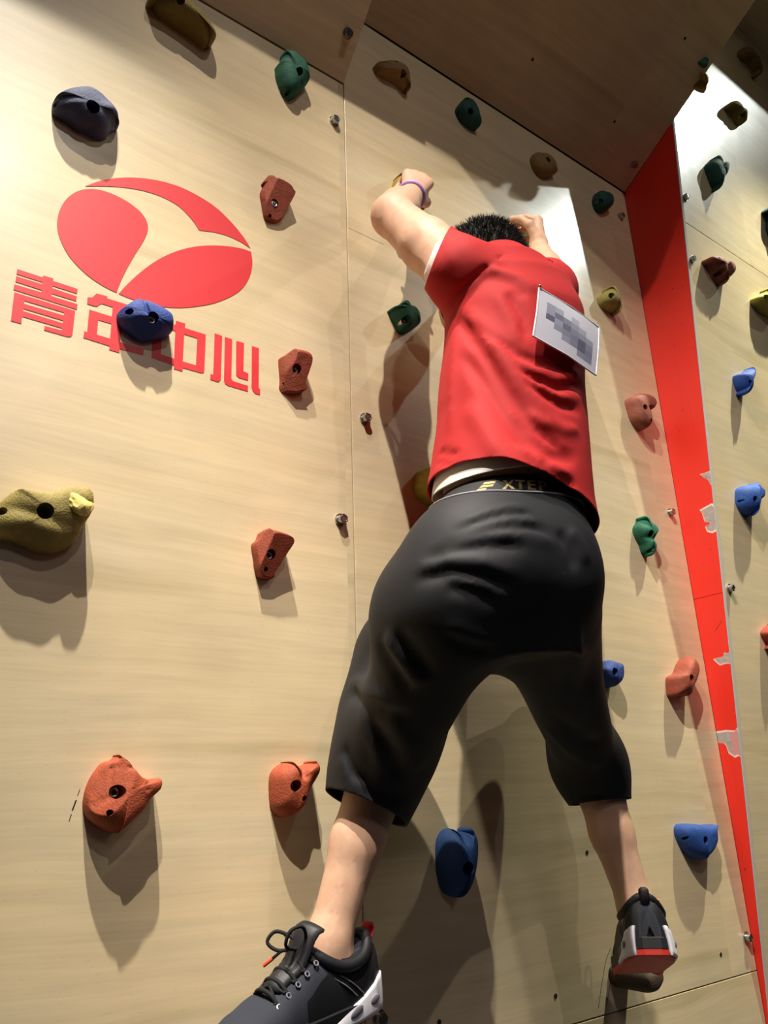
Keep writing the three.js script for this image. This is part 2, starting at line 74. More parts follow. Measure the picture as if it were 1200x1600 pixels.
const PEEL = [[[0.0899,2.3281],[0.1029,2.3261],[0.1216,2.3272],[0.123,2.2882],[0.1164,2.2863],[0.1116,2.3024],[0.1005,2.3139]],[[0.0692,2.2191],[0.0939,2.224],[0.1101,2.2265],[0.1165,2.2144],[0.1125,2.1461],[0.0939,2.1426],[0.0799,2.1506],[0.0766,2.1665],[0.0911,2.1682],[0.0909,2.1757],[0.0779,2.1811],[0.0749,2.2072]],[[0.0294,1.7825],[0.0448,1.7847],[0.0595,1.7847],[0.064,1.7952],[0.073,1.7915],[0.0874,1.7982],[0.0864,1.7619],[0.0656,1.7659],[0.0456,1.7634]],[[-0.0049,1.5846],[0.0302,1.5863],[0.0544,1.5831],[0.0632,1.5918],[0.0657,1.5696],[0.0643,1.5106],[0.0524,1.5205],[0.0412,1.5168],[0.0259,1.5284],[0.0226,1.5475],[0.0167,1.5542],[-0.0044,1.557]]];

// ---------------------------------------------------------------- helpers
const V3 = (x, y, z) => new THREE.Vector3(x, y, z);
let seed = 20240611;
const rnd = () => { seed = (seed + 0x6d2b79f5) | 0; let t = Math.imul(seed ^ (seed >>> 15), 1 | seed); t = (t + Math.imul(t ^ (t >>> 7), 61 | t)) ^ t; return ((t ^ (t >>> 14)) >>> 0) / 4294967296; };
const perlin = new ImprovedNoise();
const noise = (x, y, z) => perlin.noise(x, y, z);
const fbm = (x, y, z, n = 4) => { let s = 0, a = 0.5; for (let i = 0; i < n; i++) { s += a * noise(x, y, z); x = x * 2.03 + 7.1; y = y * 2.03 + 3.3; z = z * 2.03 + 1.7; a *= 0.5; } return s; };
const mix = (a, b, t) => a + (b - a) * t;
const clamp = (v, a = 0, b = 1) => Math.min(b, Math.max(a, v));
const smooth = (a, b, v) => { const t = clamp((v - a) / (b - a)); return t * t * (3 - 2 * t); };
const names = new Map();
function numbered(n) { const k = names.get(n) || 0; names.set(n, k + 1); return k ? n + '_' + String(k).padStart(3, '0') : n; }
function mesh(name, geo, mat, parent) {
  const m = new THREE.Mesh(geo, mat); m.name = name; m.castShadow = m.receiveShadow = true; if (parent) parent.add(m); return m;
}
function thing(name, label, category, group) {
  const g = new THREE.Group(); g.name = numbered(name); g.userData = { label, category }; if (group) g.userData.group = group; scene.add(g); return g;
}
function structure(name, label) {
  const g = new THREE.Group(); g.name = name; g.userData = { kind: 'structure', label }; scene.add(g); return g;
}
const lin = (r, g, b) => new THREE.Color().setRGB(r, g, b);
function std(color, roughness = 0.8, extra = {}) { return new THREE.MeshStandardMaterial({ color, roughness, metalness: 0, ...extra }); }
function dataTex(w, h, fn, srgb = true) {
  const a = new Uint8Array(w * h * 4);
  for (let y = 0; y < h; y++) for (let x = 0; x < w; x++) { const c = fn(x / w, y / h); const o = (y * w + x) * 4; a[o] = clamp(c[0]) * 255; a[o + 1] = clamp(c[1]) * 255; a[o + 2] = clamp(c[2]) * 255; a[o + 3] = 255; }
  const t = new THREE.DataTexture(a, w, h); t.magFilter = THREE.LinearFilter; t.minFilter = THREE.LinearMipmapLinearFilter; t.generateMipmaps = true; t.wrapS = t.wrapT = THREE.RepeatWrapping; t.colorSpace = srgb ? THREE.SRGBColorSpace : THREE.NoColorSpace; t.needsUpdate = true; return t;
}
function canvasTex(w, h, draw) {
  const c = document.createElement('canvas'); c.width = w; c.height = h; draw(c.getContext('2d'), w, h);
  const t = new THREE.CanvasTexture(c); t.colorSpace = THREE.SRGBColorSpace; t.anisotropy = 8; return t;
}
function geoFrom(pos, idx, uv) {
  const g = new THREE.BufferGeometry(); g.setAttribute('position', new THREE.Float32BufferAttribute(pos, 3));
  if (uv) g.setAttribute('uv', new THREE.Float32BufferAttribute(uv, 2)); g.setIndex(idx); g.computeVertexNormals(); return g;
}
// naive surface nets over a signed distance function
function surfaceNets(sdf, lo, hi, cell) {
  const n = [0, 1, 2].map((i) => Math.ceil((hi[i] - lo[i]) / cell) + 1), [nx, ny, nz] = n;
  const val = new Float32Array(nx * ny * nz);
  for (let k = 0, q = 0; k < nz; k++) for (let j = 0; j < ny; j++) for (let i = 0; i < nx; i++, q++) val[q] = sdf(lo[0] + i * cell, lo[1] + j * cell, lo[2] + k * cell);
  const at = new Int32Array(nx * ny * nz).fill(-1), pos = [], idx = [];
  const off = [0, 1, nx, nx + 1, nx * ny, nx * ny + 1, nx * ny + nx, nx * ny + nx + 1];
  const edges = [[0, 1], [2, 3], [4, 5], [6, 7], [0, 2], [1, 3], [4, 6], [5, 7], [0, 4], [1, 5], [2, 6], [3, 7]];
  for (let k = 0; k < nz - 1; k++) for (let j = 0; j < ny - 1; j++) for (let i = 0; i < nx - 1; i++) {
    const q = i + nx * (j + ny * k); let m = 0;
    for (let c = 0; c < 8; c++) if (val[q + off[c]] < 0) m |= 1 << c;
    if (m === 0 || m === 255) continue;
    let sx = 0, sy = 0, sz = 0, cnt = 0;
    for (const [a, b] of edges) {
      if (((m >> a) & 1) === ((m >> b) & 1)) continue;
      const va = val[q + off[a]], vb = val[q + off[b]], t = va / (va - vb);
      sx += mix(a & 1, b & 1, t); sy += mix((a >> 1) & 1, (b >> 1) & 1, t); sz += mix(a >> 2, b >> 2, t); cnt++;
    }
    at[q] = pos.length / 3; pos.push(lo[0] + (i + sx / cnt) * cell, lo[1] + (j + sy / cnt) * cell, lo[2] + (k + sz / cnt) * cell);
  }
  const quad = (a, b, c, d, flip) => { if (a < 0 || b < 0 || c < 0 || d < 0) return; if (flip) idx.push(a, c, b, a, d, c); else idx.push(a, b, c, a, c, d); };
  for (let k = 1; k < nz - 1; k++) for (let j = 1; j < ny - 1; j++) for (let i = 1; i < nx - 1; i++) {
    const q = i + nx * (j + ny * k), s = val[q] < 0;
    if (s !== val[q + 1] < 0) quad(at[q], at[q - nx], at[q - nx - nx * ny], at[q - nx * ny], s);
    if (s !== val[q + nx] < 0) quad(at[q], at[q - nx * ny], at[q - 1 - nx * ny], at[q - 1], s);
    if (s !== val[q + nx * ny] < 0) quad(at[q], at[q - 1], at[q - 1 - nx], at[q - nx], s);
  }
  // fix winding from the field: quads above face inward when flip is set, so reverse all
  for (let t = 0; t < idx.length; t += 3) { const x = idx[t + 1]; idx[t + 1] = idx[t + 2]; idx[t + 2] = x; }
  return { pos, idx };
}
// keep the part of a mesh where f < 0, cutting triangles on the way
function clipMesh({ pos, idx }, f) {
  const n = pos.length / 3, v = new Float32Array(n); for (let i = 0; i < n; i++) v[i] = f(pos[3 * i], pos[3 * i + 1], pos[3 * i + 2]);
  const P = [], I = [], map = new Int32Array(n).fill(-1), cut = new Map();
  const keep = (i) => { if (map[i] < 0) { map[i] = P.length / 3; P.push(pos[3 * i], pos[3 * i + 1], pos[3 * i + 2]); } return map[i]; };
  const edge = (a, b) => { const key = a < b ? a * n + b : b * n + a; if (cut.has(key)) return cut.get(key); const t = v[a] / (v[a] - v[b]), r = P.length / 3; for (let c = 0; c < 3; c++) P.push(mix(pos[3 * a + c], pos[3 * b + c], t)); cut.set(key, r); return r; };
  for (let t = 0; t < idx.length; t += 3) {
    const q = [idx[t], idx[t + 1], idx[t + 2]], out = [];
    for (let e = 0; e < 3; e++) { const a = q[e], b = q[(e + 1) % 3]; if (v[a] < 0) out.push(keep(a)); if ((v[a] < 0) !== (v[b] < 0)) out.push(edge(a, b)); }
    for (let e = 1; e + 1 < out.length; e++) I.push(out[0], out[e], out[e + 1]);
  }
  return { pos: P, idx: I };
}
// give an open sheet a thickness
function solidify({ pos, idx }, t) {
  const g = geoFrom(pos, idx), nor = g.attributes.normal.array, n = pos.length / 3, P = pos.slice(), I = idx.slice(), open = new Map();
  for (let i = 0; i < n * 3; i++) P.push(pos[i] - nor[i] * t);
  for (let k = 0; k < idx.length; k += 3) { I.push(idx[k] + n, idx[k + 2] + n, idx[k + 1] + n); for (let e = 0; e < 3; e++) { const a = idx[k + e], b = idx[k + (e + 1) % 3]; if (open.has(b * n + a)) open.delete(b * n + a); else open.set(a * n + b, [a, b]); } }
  for (const [a, b] of open.values()) I.push(b, a, a + n, b, a + n, b + n);
  return { pos: P, idx: I };
}
function relax({ pos, idx }, times, amount = 0.5) {
  const n = pos.length / 3, edges = new Map(), cnt = new Map();
  const nb = Array.from({ length: n }, () => []);
  for (let k = 0; k < idx.length; k += 3) for (let e = 0; e < 3; e++) { const a = idx[k + e], b = idx[k + (e + 1) % 3]; nb[a].push(b); nb[b].push(a); const key = a < b ? a * n + b : b * n + a; cnt.set(key, (cnt.get(key) || 0) + 1); }
  const rim = new Uint8Array(n); for (const [key, c] of cnt) if (c === 1) { rim[Math.floor(key / n)] = 1; rim[key % n] = 1; }
  for (let s = 0; s < times; s++) { const q = pos.slice(); for (let i = 0; i < n; i++) { let list = nb[i]; if (rim[i]) list = list.filter((j) => rim[j]); if (!list.length) continue; for (let c = 0; c < 3; c++) { let m = 0; for (const j of list) m += q[3 * j + c]; pos[3 * i + c] = mix(q[3 * i + c], m / list.length, amount); } } }
  return { pos, idx };
}
const toGeo = ({ pos, idx }) => { const uv = []; for (let i = 0; i < pos.length; i += 3) uv.push(pos[i] + pos[i + 2] * 0.7, pos[i + 1]); return geoFrom(pos, idx, uv); };
function tube(points, r, seg = 24, sides = 8, closed = false) { return new THREE.TubeGeometry(new THREE.CatmullRomCurve3(points.map((p) => (p.isVector3 ? p : V3(...p))), closed), seg, r, sides, closed); }
function put(geo, m) { geo.applyMatrix4(m); return geo; }
// a flat panel lying on a surface frame, its face at height 0, its body behind it
function panelGeo(w, h, t, u0 = 0, v0 = 0) {
  const g = new RoundedBoxGeometry(w, h, t, 1, 0.0012); g.translate(w / 2, h / 2, -t / 2);
  const p = g.attributes.position, uv = []; for (let i = 0; i < p.count; i++) uv.push(p.getX(i) + u0, p.getY(i) + v0);
  g.setAttribute('uv', new THREE.Float32BufferAttribute(uv, 2)); return g;
}
function extrudeXY(points, depth, holes = [], bevel = 0) {
  const s = new THREE.Shape(points.map((p) => new THREE.Vector2(p[0], p[1])));
  for (const h of holes) s.holes.push(new THREE.Path(h.map((p) => new THREE.Vector2(p[0], p[1]))));
  return new THREE.ExtrudeGeometry(s, { depth, bevelEnabled: bevel > 0, bevelSize: bevel, bevelThickness: bevel, bevelSegments: 1, curveSegments: 8 });
}
// the surfaces of the climbing wall: origin and unit axes (u to the right, v up the surface, n out of it)
function frame(oy, vy, vz) { const v = V3(0, vy, vz).normalize(), u = V3(1, 0, 0), n = u.clone().cross(v); return { o: V3(0, oy, 0), u, v, n, m: new THREE.Matrix4().makeBasis(u, v, n).setPosition(0, oy, 0) }; }
const SURF = { main: frame(0, 1, 0), right: frame(0.804, 1, 0.0797), roof: frame(3.448, 0.62, 1), lean: frame(3.18, 1.19, 1) };
function onSurface(o, s, x, y, z = 0, turn = 0) { const f = SURF[s]; o.quaternion.setFromRotationMatrix(f.m).multiply(new THREE.Quaternion().setFromAxisAngle(V3(0, 0, 1), turn)); o.position.copy(V3(x, y, z).applyMatrix4(f.m)); return o; }

// ---------------------------------------------------------------- materials of the hall
function plyTexture(kind) {
  const N = 1024, sx = 1.3, sy = 1.3;
  return dataTex(N, N, (u, v) => {
    const x = u * sx, y = v * sy;
    const wob = 0.02 * noise(x * 1.7, y * 3 + kind, 3.1 + kind) + 0.006 * noise(x * 6, y * 9, 1.2 + kind);
    const long = fbm(x * 2.2 + kind * 3, (y + wob) * 46, 2.7 + kind, 3);
    const fine = fbm(x * 9, (y + wob) * 240, 8.1 + kind, 2);
    const cloud = fbm(x * 3.1 + 5 * kind, y * 3.4, 4.4 + kind, 4);
    const pores = noise(x * 60, (y + wob) * 900, 1.9) > 0.62 ? -0.05 : 0;
    const streak = Math.max(0, noise(x * 1.6 + 9, (y + wob) * 22 + kind * 4, 6.6) - 0.42) * 0.2;
    const s = 1 + 0.075 * long + 0.05 * fine + 0.10 * cloud + pores - streak;
    const warm = 0.03 * fbm(x * 2.4, y * 5, 9.9 + kind, 3);
    return [0.885 * s + warm, 0.808 * s, 0.655 * s - warm * 1.2 - streak * 0.25];
  });
}
const plyA = plyTexture(0), plyB = plyTexture(1);
for (const t of [plyA, plyB]) t.repeat.set(1 / 1.3, 1 / 1.3);
const roughTex = dataTex(256, 256, (u, v) => { const r = 0.42 + 0.16 * fbm(u * 8, v * 8, 3.3, 4); return [r, r, r]; }, false);
roughTex.repeat.set(1 / 0.7, 1 / 0.7);
const ply = (map, extra = {}) => new THREE.MeshPhysicalMaterial({ map, roughness: 1, roughnessMap: roughTex, clearcoat: 1, clearcoatRoughness: 0.25, ...extra });
const M = {
  plyA: ply(plyA), plyB: ply(plyB), plyC: ply(plyA),
  backing: std(lin(0.05, 0.035, 0.02), 0.9), black: std(lin(0.012, 0.012, 0.012), 0.7), steel: new THREE.MeshStandardMaterial({ color: lin(0.50, 0.49, 0.47), metalness: 1, roughness: 0.33 }),
  darkSteel: new THREE.MeshStandardMaterial({ color: lin(0.16, 0.15, 0.15), metalness: 1, roughness: 0.4 }), hallWall: std(lin(0.10, 0.085, 0.07), 0.9), hallCeiling: std(lin(0.06, 0.055, 0.05), 0.95), mat: std(lin(0.05, 0.055, 0.07), 0.8),
  chalk: std(lin(0.50, 0.49, 0.46), 0.8),
};

// ---------------------------------------------------------------- the climbing wall
function panel(parent, s, x, y, w, h, mat, u0 = 0, v0 = 0) { const m = mesh('plywood_panel', panelGeo(w, h, 0.018, u0, v0), mat, parent); onSurface(m, s, x, y); return m; }
const G = 0.0012;
const wallMain = structure('wall_main', 'varnished plywood climbing wall');
panel(wallMain, 'main', -0.328, 0.745, 1.2185 - G, 2.435 - G, M.plyA, 0.1, 0.0);
panel(wallMain, 'main', -1.548, 0.745, 1.22 - G, 2.435 - G, M.plyB, 0.5, 0.3);
panel(wallMain, 'main', -0.328, 0, 1.2185 - G, 0.745 - G, M.plyC, 0.3, 0.7);
panel(wallMain, 'main', -1.548, 0, 1.22 - G, 0.745 - G, M.plyA, 0.8, 0.2);
panel(wallMain, 'main', 0.8905 + G, 1.0035, 1.2145 - 2 * G, 2.4445 - G, M.plyB, 0.2, 0.55);
panel(wallMain, 'main', 0.8905 + G, 0, 1.2145 - 2 * G, 1.0035 - 2 * G, M.plyC, 0.65, 0.1);
{ const b = mesh('backing_board', new THREE.BoxGeometry(3.66, 3.4, 0.03), M.backing, wallMain); b.position.set(0.28, 1.7, -0.034); }
const wallRight = structure('wall_right', 'plywood climbing wall leaning out beyond the red edge');
panel(wallRight, 'right', 2.117, 0.0, 1.208, 2.4 - G, M.plyA, 0.45, 0.35);
panel(wallRight, 'right', 2.117, 2.4 + G, 1.208, 1.2, M.plyB, 0.9, 0.15);
panel(wallRight, 'right', 3.327, 0.0, 1.22, 2.4 - G, M.plyB, 0.1, 0.8);
panel(wallRight, 'right', 3.327, 2.4 + G, 1.22, 1.2, M.plyA, 0.3, 0.6);
panel(wallRight, 'main', 2.117, 0, 2.43, 0.804, M.plyC, 0.15, 0.45);
{ const b = mesh('backing_board', panelGeo(2.43, 3.6, 0.03), M.backing, wallRight); onSurface(b, 'right', 2.117, 0, -0.019);
  // the grey, chipped edge where the board's side shows
  const e = mesh('board_edge', panelGeo(0.0125, 2.86, 0.0025), M.chalk, wallRight); onSurface(e, 'right', 2.1045, 0, 0.0032);
  const d = mesh('overhang_panel', panelGeo(2.45, 0.45, 0.02), M.plyB, wallRight); const f = frame(0, 0.3, 1); d.quaternion.setFromRotationMatrix(f.m); d.position.set(2.117, 0.804 + 3.585 * 0.9968, 0.286); }
const roof = structure('ceiling_overhang', 'plywood roof panels sloping out over the climber');
panel(roof, 'roof', 0.8905 + G, 0.004, 1.2145 - G, 0.702, M.plyB, 0.3, 0.4);
panel(roof, 'lean', -0.328, 0.003, 1.2185 - G, 0.478, M.plyB, 0.7, 0.1);
panel(roof, 'lean', -1.548, 0.003, 1.22 - G, 0.478, M.plyB, 0.2, 0.6);
{ const ff = frame(0, 1.7, 1), f1 = mesh('fascia_board', panelGeo(1.2145, 0.43, 0.018), M.plyB, roof); f1.quaternion.setFromRotationMatrix(ff.m); f1.position.set(0.8905, 3.821, 0.598);
  const f2 = mesh('fascia_board', new THREE.BoxGeometry(2.438, 0.95, 0.018), M.plyB, roof); f2.position.set(-0.329, 4.023, 0.300);
  // side cheeks in the planes x = 0.89 and x = 2.105; shapes are drawn as (-z, y) and turned
  const cheek = (pts, x, mat, name, t = 0.012) => { const g = extrudeXY(pts.map(([z, y]) => [-z, y]), t); g.rotateY(Math.PI / 2); const m = mesh(name, g, mat, roof); m.position.x = x; return m; };
  cheek([[0.0, 3.19], [0.285, 3.53], [0.285, 4.19], [0.785, 4.19], [0.585, 3.812], [0, 3.455]], 0.879, M.plyB, 'cheek_board', 0.011);
  cheek([[0.0, 3.452], [0.585, 3.812], [0.785, 4.19], [0.0, 4.19]], 2.092, M.plyB, 'cheek_board');
  const bb = mesh('backing_board', new THREE.BoxGeometry(3.66, 1.3, 0.03), M.backing, roof); bb.position.set(0.28, 4.1, -0.05);
}
// the tapering red return between the two walls
const redTex = canvasTex(256, 2048, (c, w, h) => {
  const X = (z) => (z / 0.25) * w, Y = (y) => h - ((y - 0.75) / 2.9) * h;
  c.fillStyle = '#ee2d1c'; c.fillRect(0, 0, w, h);
  for (let i = 0; i < 900; i++) { c.globalAlpha = 0.05; c.fillStyle = rnd() < 0.5 ? '#f5452c' : '#d42416'; const x = rnd() * w, y = rnd() * h; c.fillRect(x, y, 2 + rnd() * 6, 20 + rnd() * 130); }
  c.globalAlpha = 0.55; for (let i = 0; i < 46; i++) { c.fillStyle = '#4a120d'; c.beginPath(); c.arc(rnd() * w, rnd() * h, 0.8 + rnd() * 1.6, 0, 7); c.fill(); }
  c.globalAlpha = 1;
  PEEL.forEach((p, k) => {
    const grow = (q, s) => { let cx = 0, cy = 0; for (const [z, y] of p) { cx += X(z) / p.length; cy += Y(y) / p.length; } return [cx + (X(q[0]) - cx) * s, cy + (Y(q[1]) - cy) * s]; };
    const path = (s) => { c.beginPath(); p.forEach((q, i) => { const [a, b] = grow(q, s); if (i) c.lineTo(a, b); else c.moveTo(a, b); }); c.closePath(); };
    path(1.06); c.fillStyle = '#f1e9df'; c.fill(); path(0.93); c.fillStyle = '#aba39c'; c.fill(); c.save(); c.clip();
    for (let i = 0; i < 60; i++) { c.globalAlpha = 0.3; c.fillStyle = ['#8d8580', '#c9c1b8', '#d9a69f'][i % 3]; const q = p[i % p.length]; c.fillRect(X(q[0]) - 12 + rnd() * 24, Y(q[1]) - 14 + rnd() * 28, 3 + rnd() * 12, 2 + rnd() * 5); }
    if (k === 3) { c.globalAlpha = 0.8; c.fillStyle = '#d98d8c'; const q = p[5]; c.fillRect(X(q[0]) - 26, Y(q[1]) - 62, 22, 80); }
    c.restore(); c.globalAlpha = 1;
  });
  c.strokeStyle = '#7c130d'; c.lineWidth = 1.4; c.beginPath(); c.moveTo(X(0.05), Y(1.86)); c.lineTo(X(0.075), Y(1.885)); c.stroke();
});
redTex.wrapS = redTex.wrapT = THREE.ClampToEdgeWrapping;
const redMat = new THREE.MeshPhysicalMaterial({ map: redTex, roughness: 0.5, clearcoat: 0.15, clearcoatRoughness: 0.4 });
const fin = structure('trim_1', 'tapering red painted board between the two plywood walls');
const finZ = (y) => 0.0797 * (y - 0.804) + 0.0005;
function redBoard(y0, y1) {
  const top = y1 > 3 ? [[finZ(3.585), 3.583], [0.0, 3.446]] : [[finZ(y1), y1], [0.0, y1]];
  const pts = [[0.0, y0], [finZ(y0) + 0.0005, y0], ...top];
  const g = extrudeXY(pts.map(([z, y]) => [-z, y]), 0.0115); g.rotateY(Math.PI / 2);
  const p = g.attributes.position, uv = []; for (let i = 0; i < p.count; i++) uv.push(p.getZ(i) / 0.25, (p.getY(i) - 0.75) / 2.9);
  g.setAttribute('uv', new THREE.Float32BufferAttribute(uv, 2)); const m = mesh('red_board', g, redMat, fin); m.position.x = 2.105; return m;
}
redBoard(0.82, 1.9615); redBoard(1.963, 3.6);

// ---------------------------------------------------------------- the hall around it
function slab(name, size, at, mat, label) { const g = structure(name, label); const m = mesh(name + '_slab', new THREE.BoxGeometry(...size), mat, g); m.position.set(...at); }
slab('floor', [9.4, 0.2, 7.4], [1.6, -0.1, 3.2], M.mat, 'padded gym floor');
slab('ceiling', [9.4, 0.2, 7.4], [1.6, 6.7, 3.2], M.hallCeiling, 'dark hall ceiling');
slab('wall_back', [9.4, 6.6, 0.2], [1.6, 3.3, 6.8], M.hallWall, 'wall behind the viewer');
slab('wall_left', [0.2, 6.6, 7.4], [-3.0, 3.3, 3.2], M.hallWall, 'left wall of the hall');
slab('wall_far', [0.2, 6.6, 7.4], [6.2, 3.3, 3.2], M.hallWall, 'right wall of the hall');
slab('wall_front', [9.4, 6.6, 0.2], [1.6, 3.3, -0.3], M.hallCeiling, 'dark wall behind the climbing boards');

// ---------------------------------------------------------------- lamps
const lensMat = new THREE.MeshStandardMaterial({ color: 0xffffff, emissive: lin(1, 0.93, 0.82), emissiveIntensity: 6 });
const housing = new THREE.LatheGeometry([[0, -0.16], [0.035, -0.16], [0.05, -0.14], [0.052, 0.0], [0.056, 0.004], [0.05, 0.004], [0.046, -0.012], [0, -0.012]].map(([r, y]) => new THREE.Vector2(r, y)), 28);
const lens = new THREE.CircleGeometry(0.044, 24); lens.rotateX(-Math.PI / 2);
SPOTS.forEach((s, i) => {
  const place = ['above the left boards', 'above the right boards', 'set back high on the left', 'set back high on the right', 'far back near the middle of the hall', 'set back at the far left end'][i];
  const t = thing('track_spotlight', 'black cylindrical track spotlight ' + place, 'spotlight', 'spotlights over the wall');
  const dir = V3(...s.to).sub(V3(...s.at)).normalize(), at = V3(...s.at);
  t.position.copy(at); const turn = new THREE.Quaternion().setFromUnitVectors(V3(0, 1, 0), dir);
  const b = mesh('housing', housing, M.black, t); b.quaternion.copy(turn); b.position.copy(dir).multiplyScalar(-0.02);
  const l = mesh('lens', lens, lensMat, t); l.quaternion.copy(turn); l.position.copy(dir).multiplyScalar(-0.029);
  const stem = mesh('stem', new THREE.CylinderGeometry(0.009, 0.009, 6.6 - at.y, 10), M.black, t); stem.position.set(-dir.x * 0.1, (6.6 - at.y) / 2 - dir.y * 0.1, -dir.z * 0.1 );
  stem.scale.y = (6.6 - at.y + dir.y * 0.1) / (6.6 - at.y); stem.position.y = (6.6 - at.y - dir.y * 0.1) / 2;
  const sp = new THREE.SpotLight(new THREE.Color().setRGB(...s.color), s.power, 0, s.angle * Math.PI / 180, 0.9, 2);
  sp.position.copy(at); sp.target.position.set(...s.to); sp.castShadow = true; sp.penumbra = 1; sp.shadow.radius = 1.3; sp.shadow.mapSize.set(2048, 2048); sp.shadow.bias = -0.0004; scene.add(sp, sp.target);
});
{ const t = thing('ceiling_light_panel', 'square white ceiling light panel far behind the viewer', 'ceiling light');
  t.position.set(...PANEL.at);
  const fr = mesh('frame', new RoundedBoxGeometry(PANEL.size[0] + 0.06, 0.05, PANEL.size[1] + 0.06, 2, 0.01), M.hallWall, t); fr.position.y = 0.03;
  const df = mesh('diffuser', new THREE.BoxGeometry(PANEL.size[0], 0.01, PANEL.size[1]), new THREE.MeshStandardMaterial({ color: 0xffffff, emissive: lin(...PANEL.color), emissiveIntensity: 1 }), t);
  for (const s of [-0.5, 0.5]) { const c = mesh('hanger', new THREE.CylinderGeometry(0.004, 0.004, 6.6 - PANEL.at[1] - 0.05, 6), M.black, t); c.position.set(s, (6.6 - PANEL.at[1]) / 2 + 0.025, 0); }
  const r = new THREE.RectAreaLight(new THREE.Color().setRGB(...PANEL.color), PANEL.power, ...PANEL.size); r.position.set(PANEL.at[0], PANEL.at[1] - 0.012, PANEL.at[2]); r.lookAt(PANEL.at[0], 0, PANEL.at[2]); scene.add(r);
}

// ---------------------------------------------------------------- climbing holds
const grain = dataTex(256, 256, (u, v) => { const g = 0.5 + 0.55 * fbm(u * 40, v * 40, 5.5, 3) + 0.25 * (rnd() - 0.5); return [g, g, g]; }, false);
const blotch = dataTex(256, 256, (u, v) => { const g = 0.93 + 0.13 * fbm(u * 9, v * 9, 2.2, 4) + 0.05 * (rnd() - 0.5); return [g, g, g * 0.99]; });
for (const t of [grain, blotch]) t.repeat.set(9, 9);
const holdMats = new Map();
function holdMat(hex) { if (!holdMats.has(hex)) holdMats.set(hex, new THREE.MeshStandardMaterial({ color: new THREE.Color(hex), map: blotch, bumpMap: grain, bumpScale: 0.0011, roughness: 0.72 })); return holdMats.get(hex); }
const boltRing = new THREE.LatheGeometry([[0.0034, -0.004], [0.0036, 0.0022], [0.0068, 0.0024], [0.0076, 0.0016], [0.0076, -0.012], [0, -0.012]].map(([r, y]) => new THREE.Vector2(r, y)), 20); boltRing.rotateX(Math.PI / 2);
const boltSocket = new THREE.CylinderGeometry(0.0037, 0.0037, 0.003, 6); boltSocket.rotateX(Math.PI / 2); boltSocket.translate(0, 0, -0.0024);
const csg = new Evaluator(); csg.attributes = ['position', 'normal', 'uv']; csg.useGroups = false;
function holdGeometry(spec, o = {}) {
  const { p, h } = spec, curve = new THREE.CatmullRomCurve3(p.map((q) => V3(...q)), true, 'centripetal'), N = 72, ring = curve.getSpacedPoints(N).slice(0, N);
  const c = o.c ? V3(o.c[0], o.c[1], 0) : ring.reduce((s, q) => s.add(q), V3(0, 0, 0)).divideScalar(N), e = 2 / (o.n || 2.6), R = 14, pos = [], idx = [];
  const push = (x, y, z) => {
    for (const [bx, by, dz, s] of o.bumps || []) z += dz * Math.exp(-((x - bx) ** 2 + (y - by) ** 2) / (2 * s * s)) * smooth(0.1, 0.6, z / h);
    for (const [nx, ny, nz, d] of o.planes || []) { const l = Math.hypot(nx, ny, nz), k = (nx * x + ny * y + nz * z) / l - d; if (k > 0) { x -= nx / l * k; y -= ny / l * k; z -= nz / l * k; } }
    for (const [ax, ay, bx, by, w, dep] of o.grooves || []) { const t = clamp(((x - ax) * (bx - ax) + (y - ay) * (by - ay)) / ((bx - ax) ** 2 + (by - ay) ** 2)), dd = Math.hypot(x - mix(ax, bx, t), y - mix(ay, by, t)); z -= dep * Math.exp(-((dd / w) ** 2)) * smooth(0.05, 0.4, z / h); }
    const w = z > 0.002 ? 0.0011 * fbm((x + spec.o[0]) * 55, (y + spec.o[1]) * 55, z * 55, 3) : 0; pos.push(x + w, y + w, Math.max(z + w, -0.0006));
  };
  for (const q of ring) push(q.x, q.y, -0.0006);
  for (const k of [0.4, 0.8]) for (const q of ring) push(q.x, q.y, q.z * k + 0.0012);
  for (let i = 0; i < R; i++) { const a = (i / R) * Math.PI / 2, r = Math.pow(Math.cos(a), e), s = Math.pow(Math.sin(a), e); for (const q of ring) push(mix(c.x, q.x, r), mix(c.y, q.y, r), mix(q.z, h, s) + 0.002 * (1 - s)); }
  const rings = R + 3; push(c.x, c.y, h); const top = pos.length / 3 - 1; pos.push(c.x, c.y, -0.0006); const bot = top + 1;
  for (let r = 0; r + 1 < rings; r++) for (let i = 0; i < N; i++) { const a = r * N + i, b = r * N + (i + 1) % N; idx.push(a, b, b + N, a, b + N, a + N); }
  for (let i = 0; i < N; i++) { const a = (rings - 1) * N + i, b = (rings - 1) * N + (i + 1) % N; idx.push(a, b, top); idx.push(i, bot, (i + 1) % N); }
  const uv = []; for (let i = 0; i < pos.length; i += 3) uv.push(pos[i] + pos[i + 2] * 0.6, pos[i + 1] + pos[i + 2] * 0.6);
  return geoFrom(pos, idx, uv);
}
function drill(geo, x, y, r, z0, z1, tilt) {
  const a = new Brush(geo), g = new THREE.CylinderGeometry(r * 1.06, r * 0.94, z1 - z0, 20); g.rotateX(Math.PI / 2); g.translate(0, 0, (z1 - z0) / 2);
  const b = new Brush(g); b.position.set(x, y, z0); if (tilt) { b.rotation.y = tilt[0]; b.rotation.x = tilt[1]; } b.updateMatrixWorld(); a.updateMatrixWorld();
  return csg.evaluate(a, b, SUBTRACTION).geometry;
}
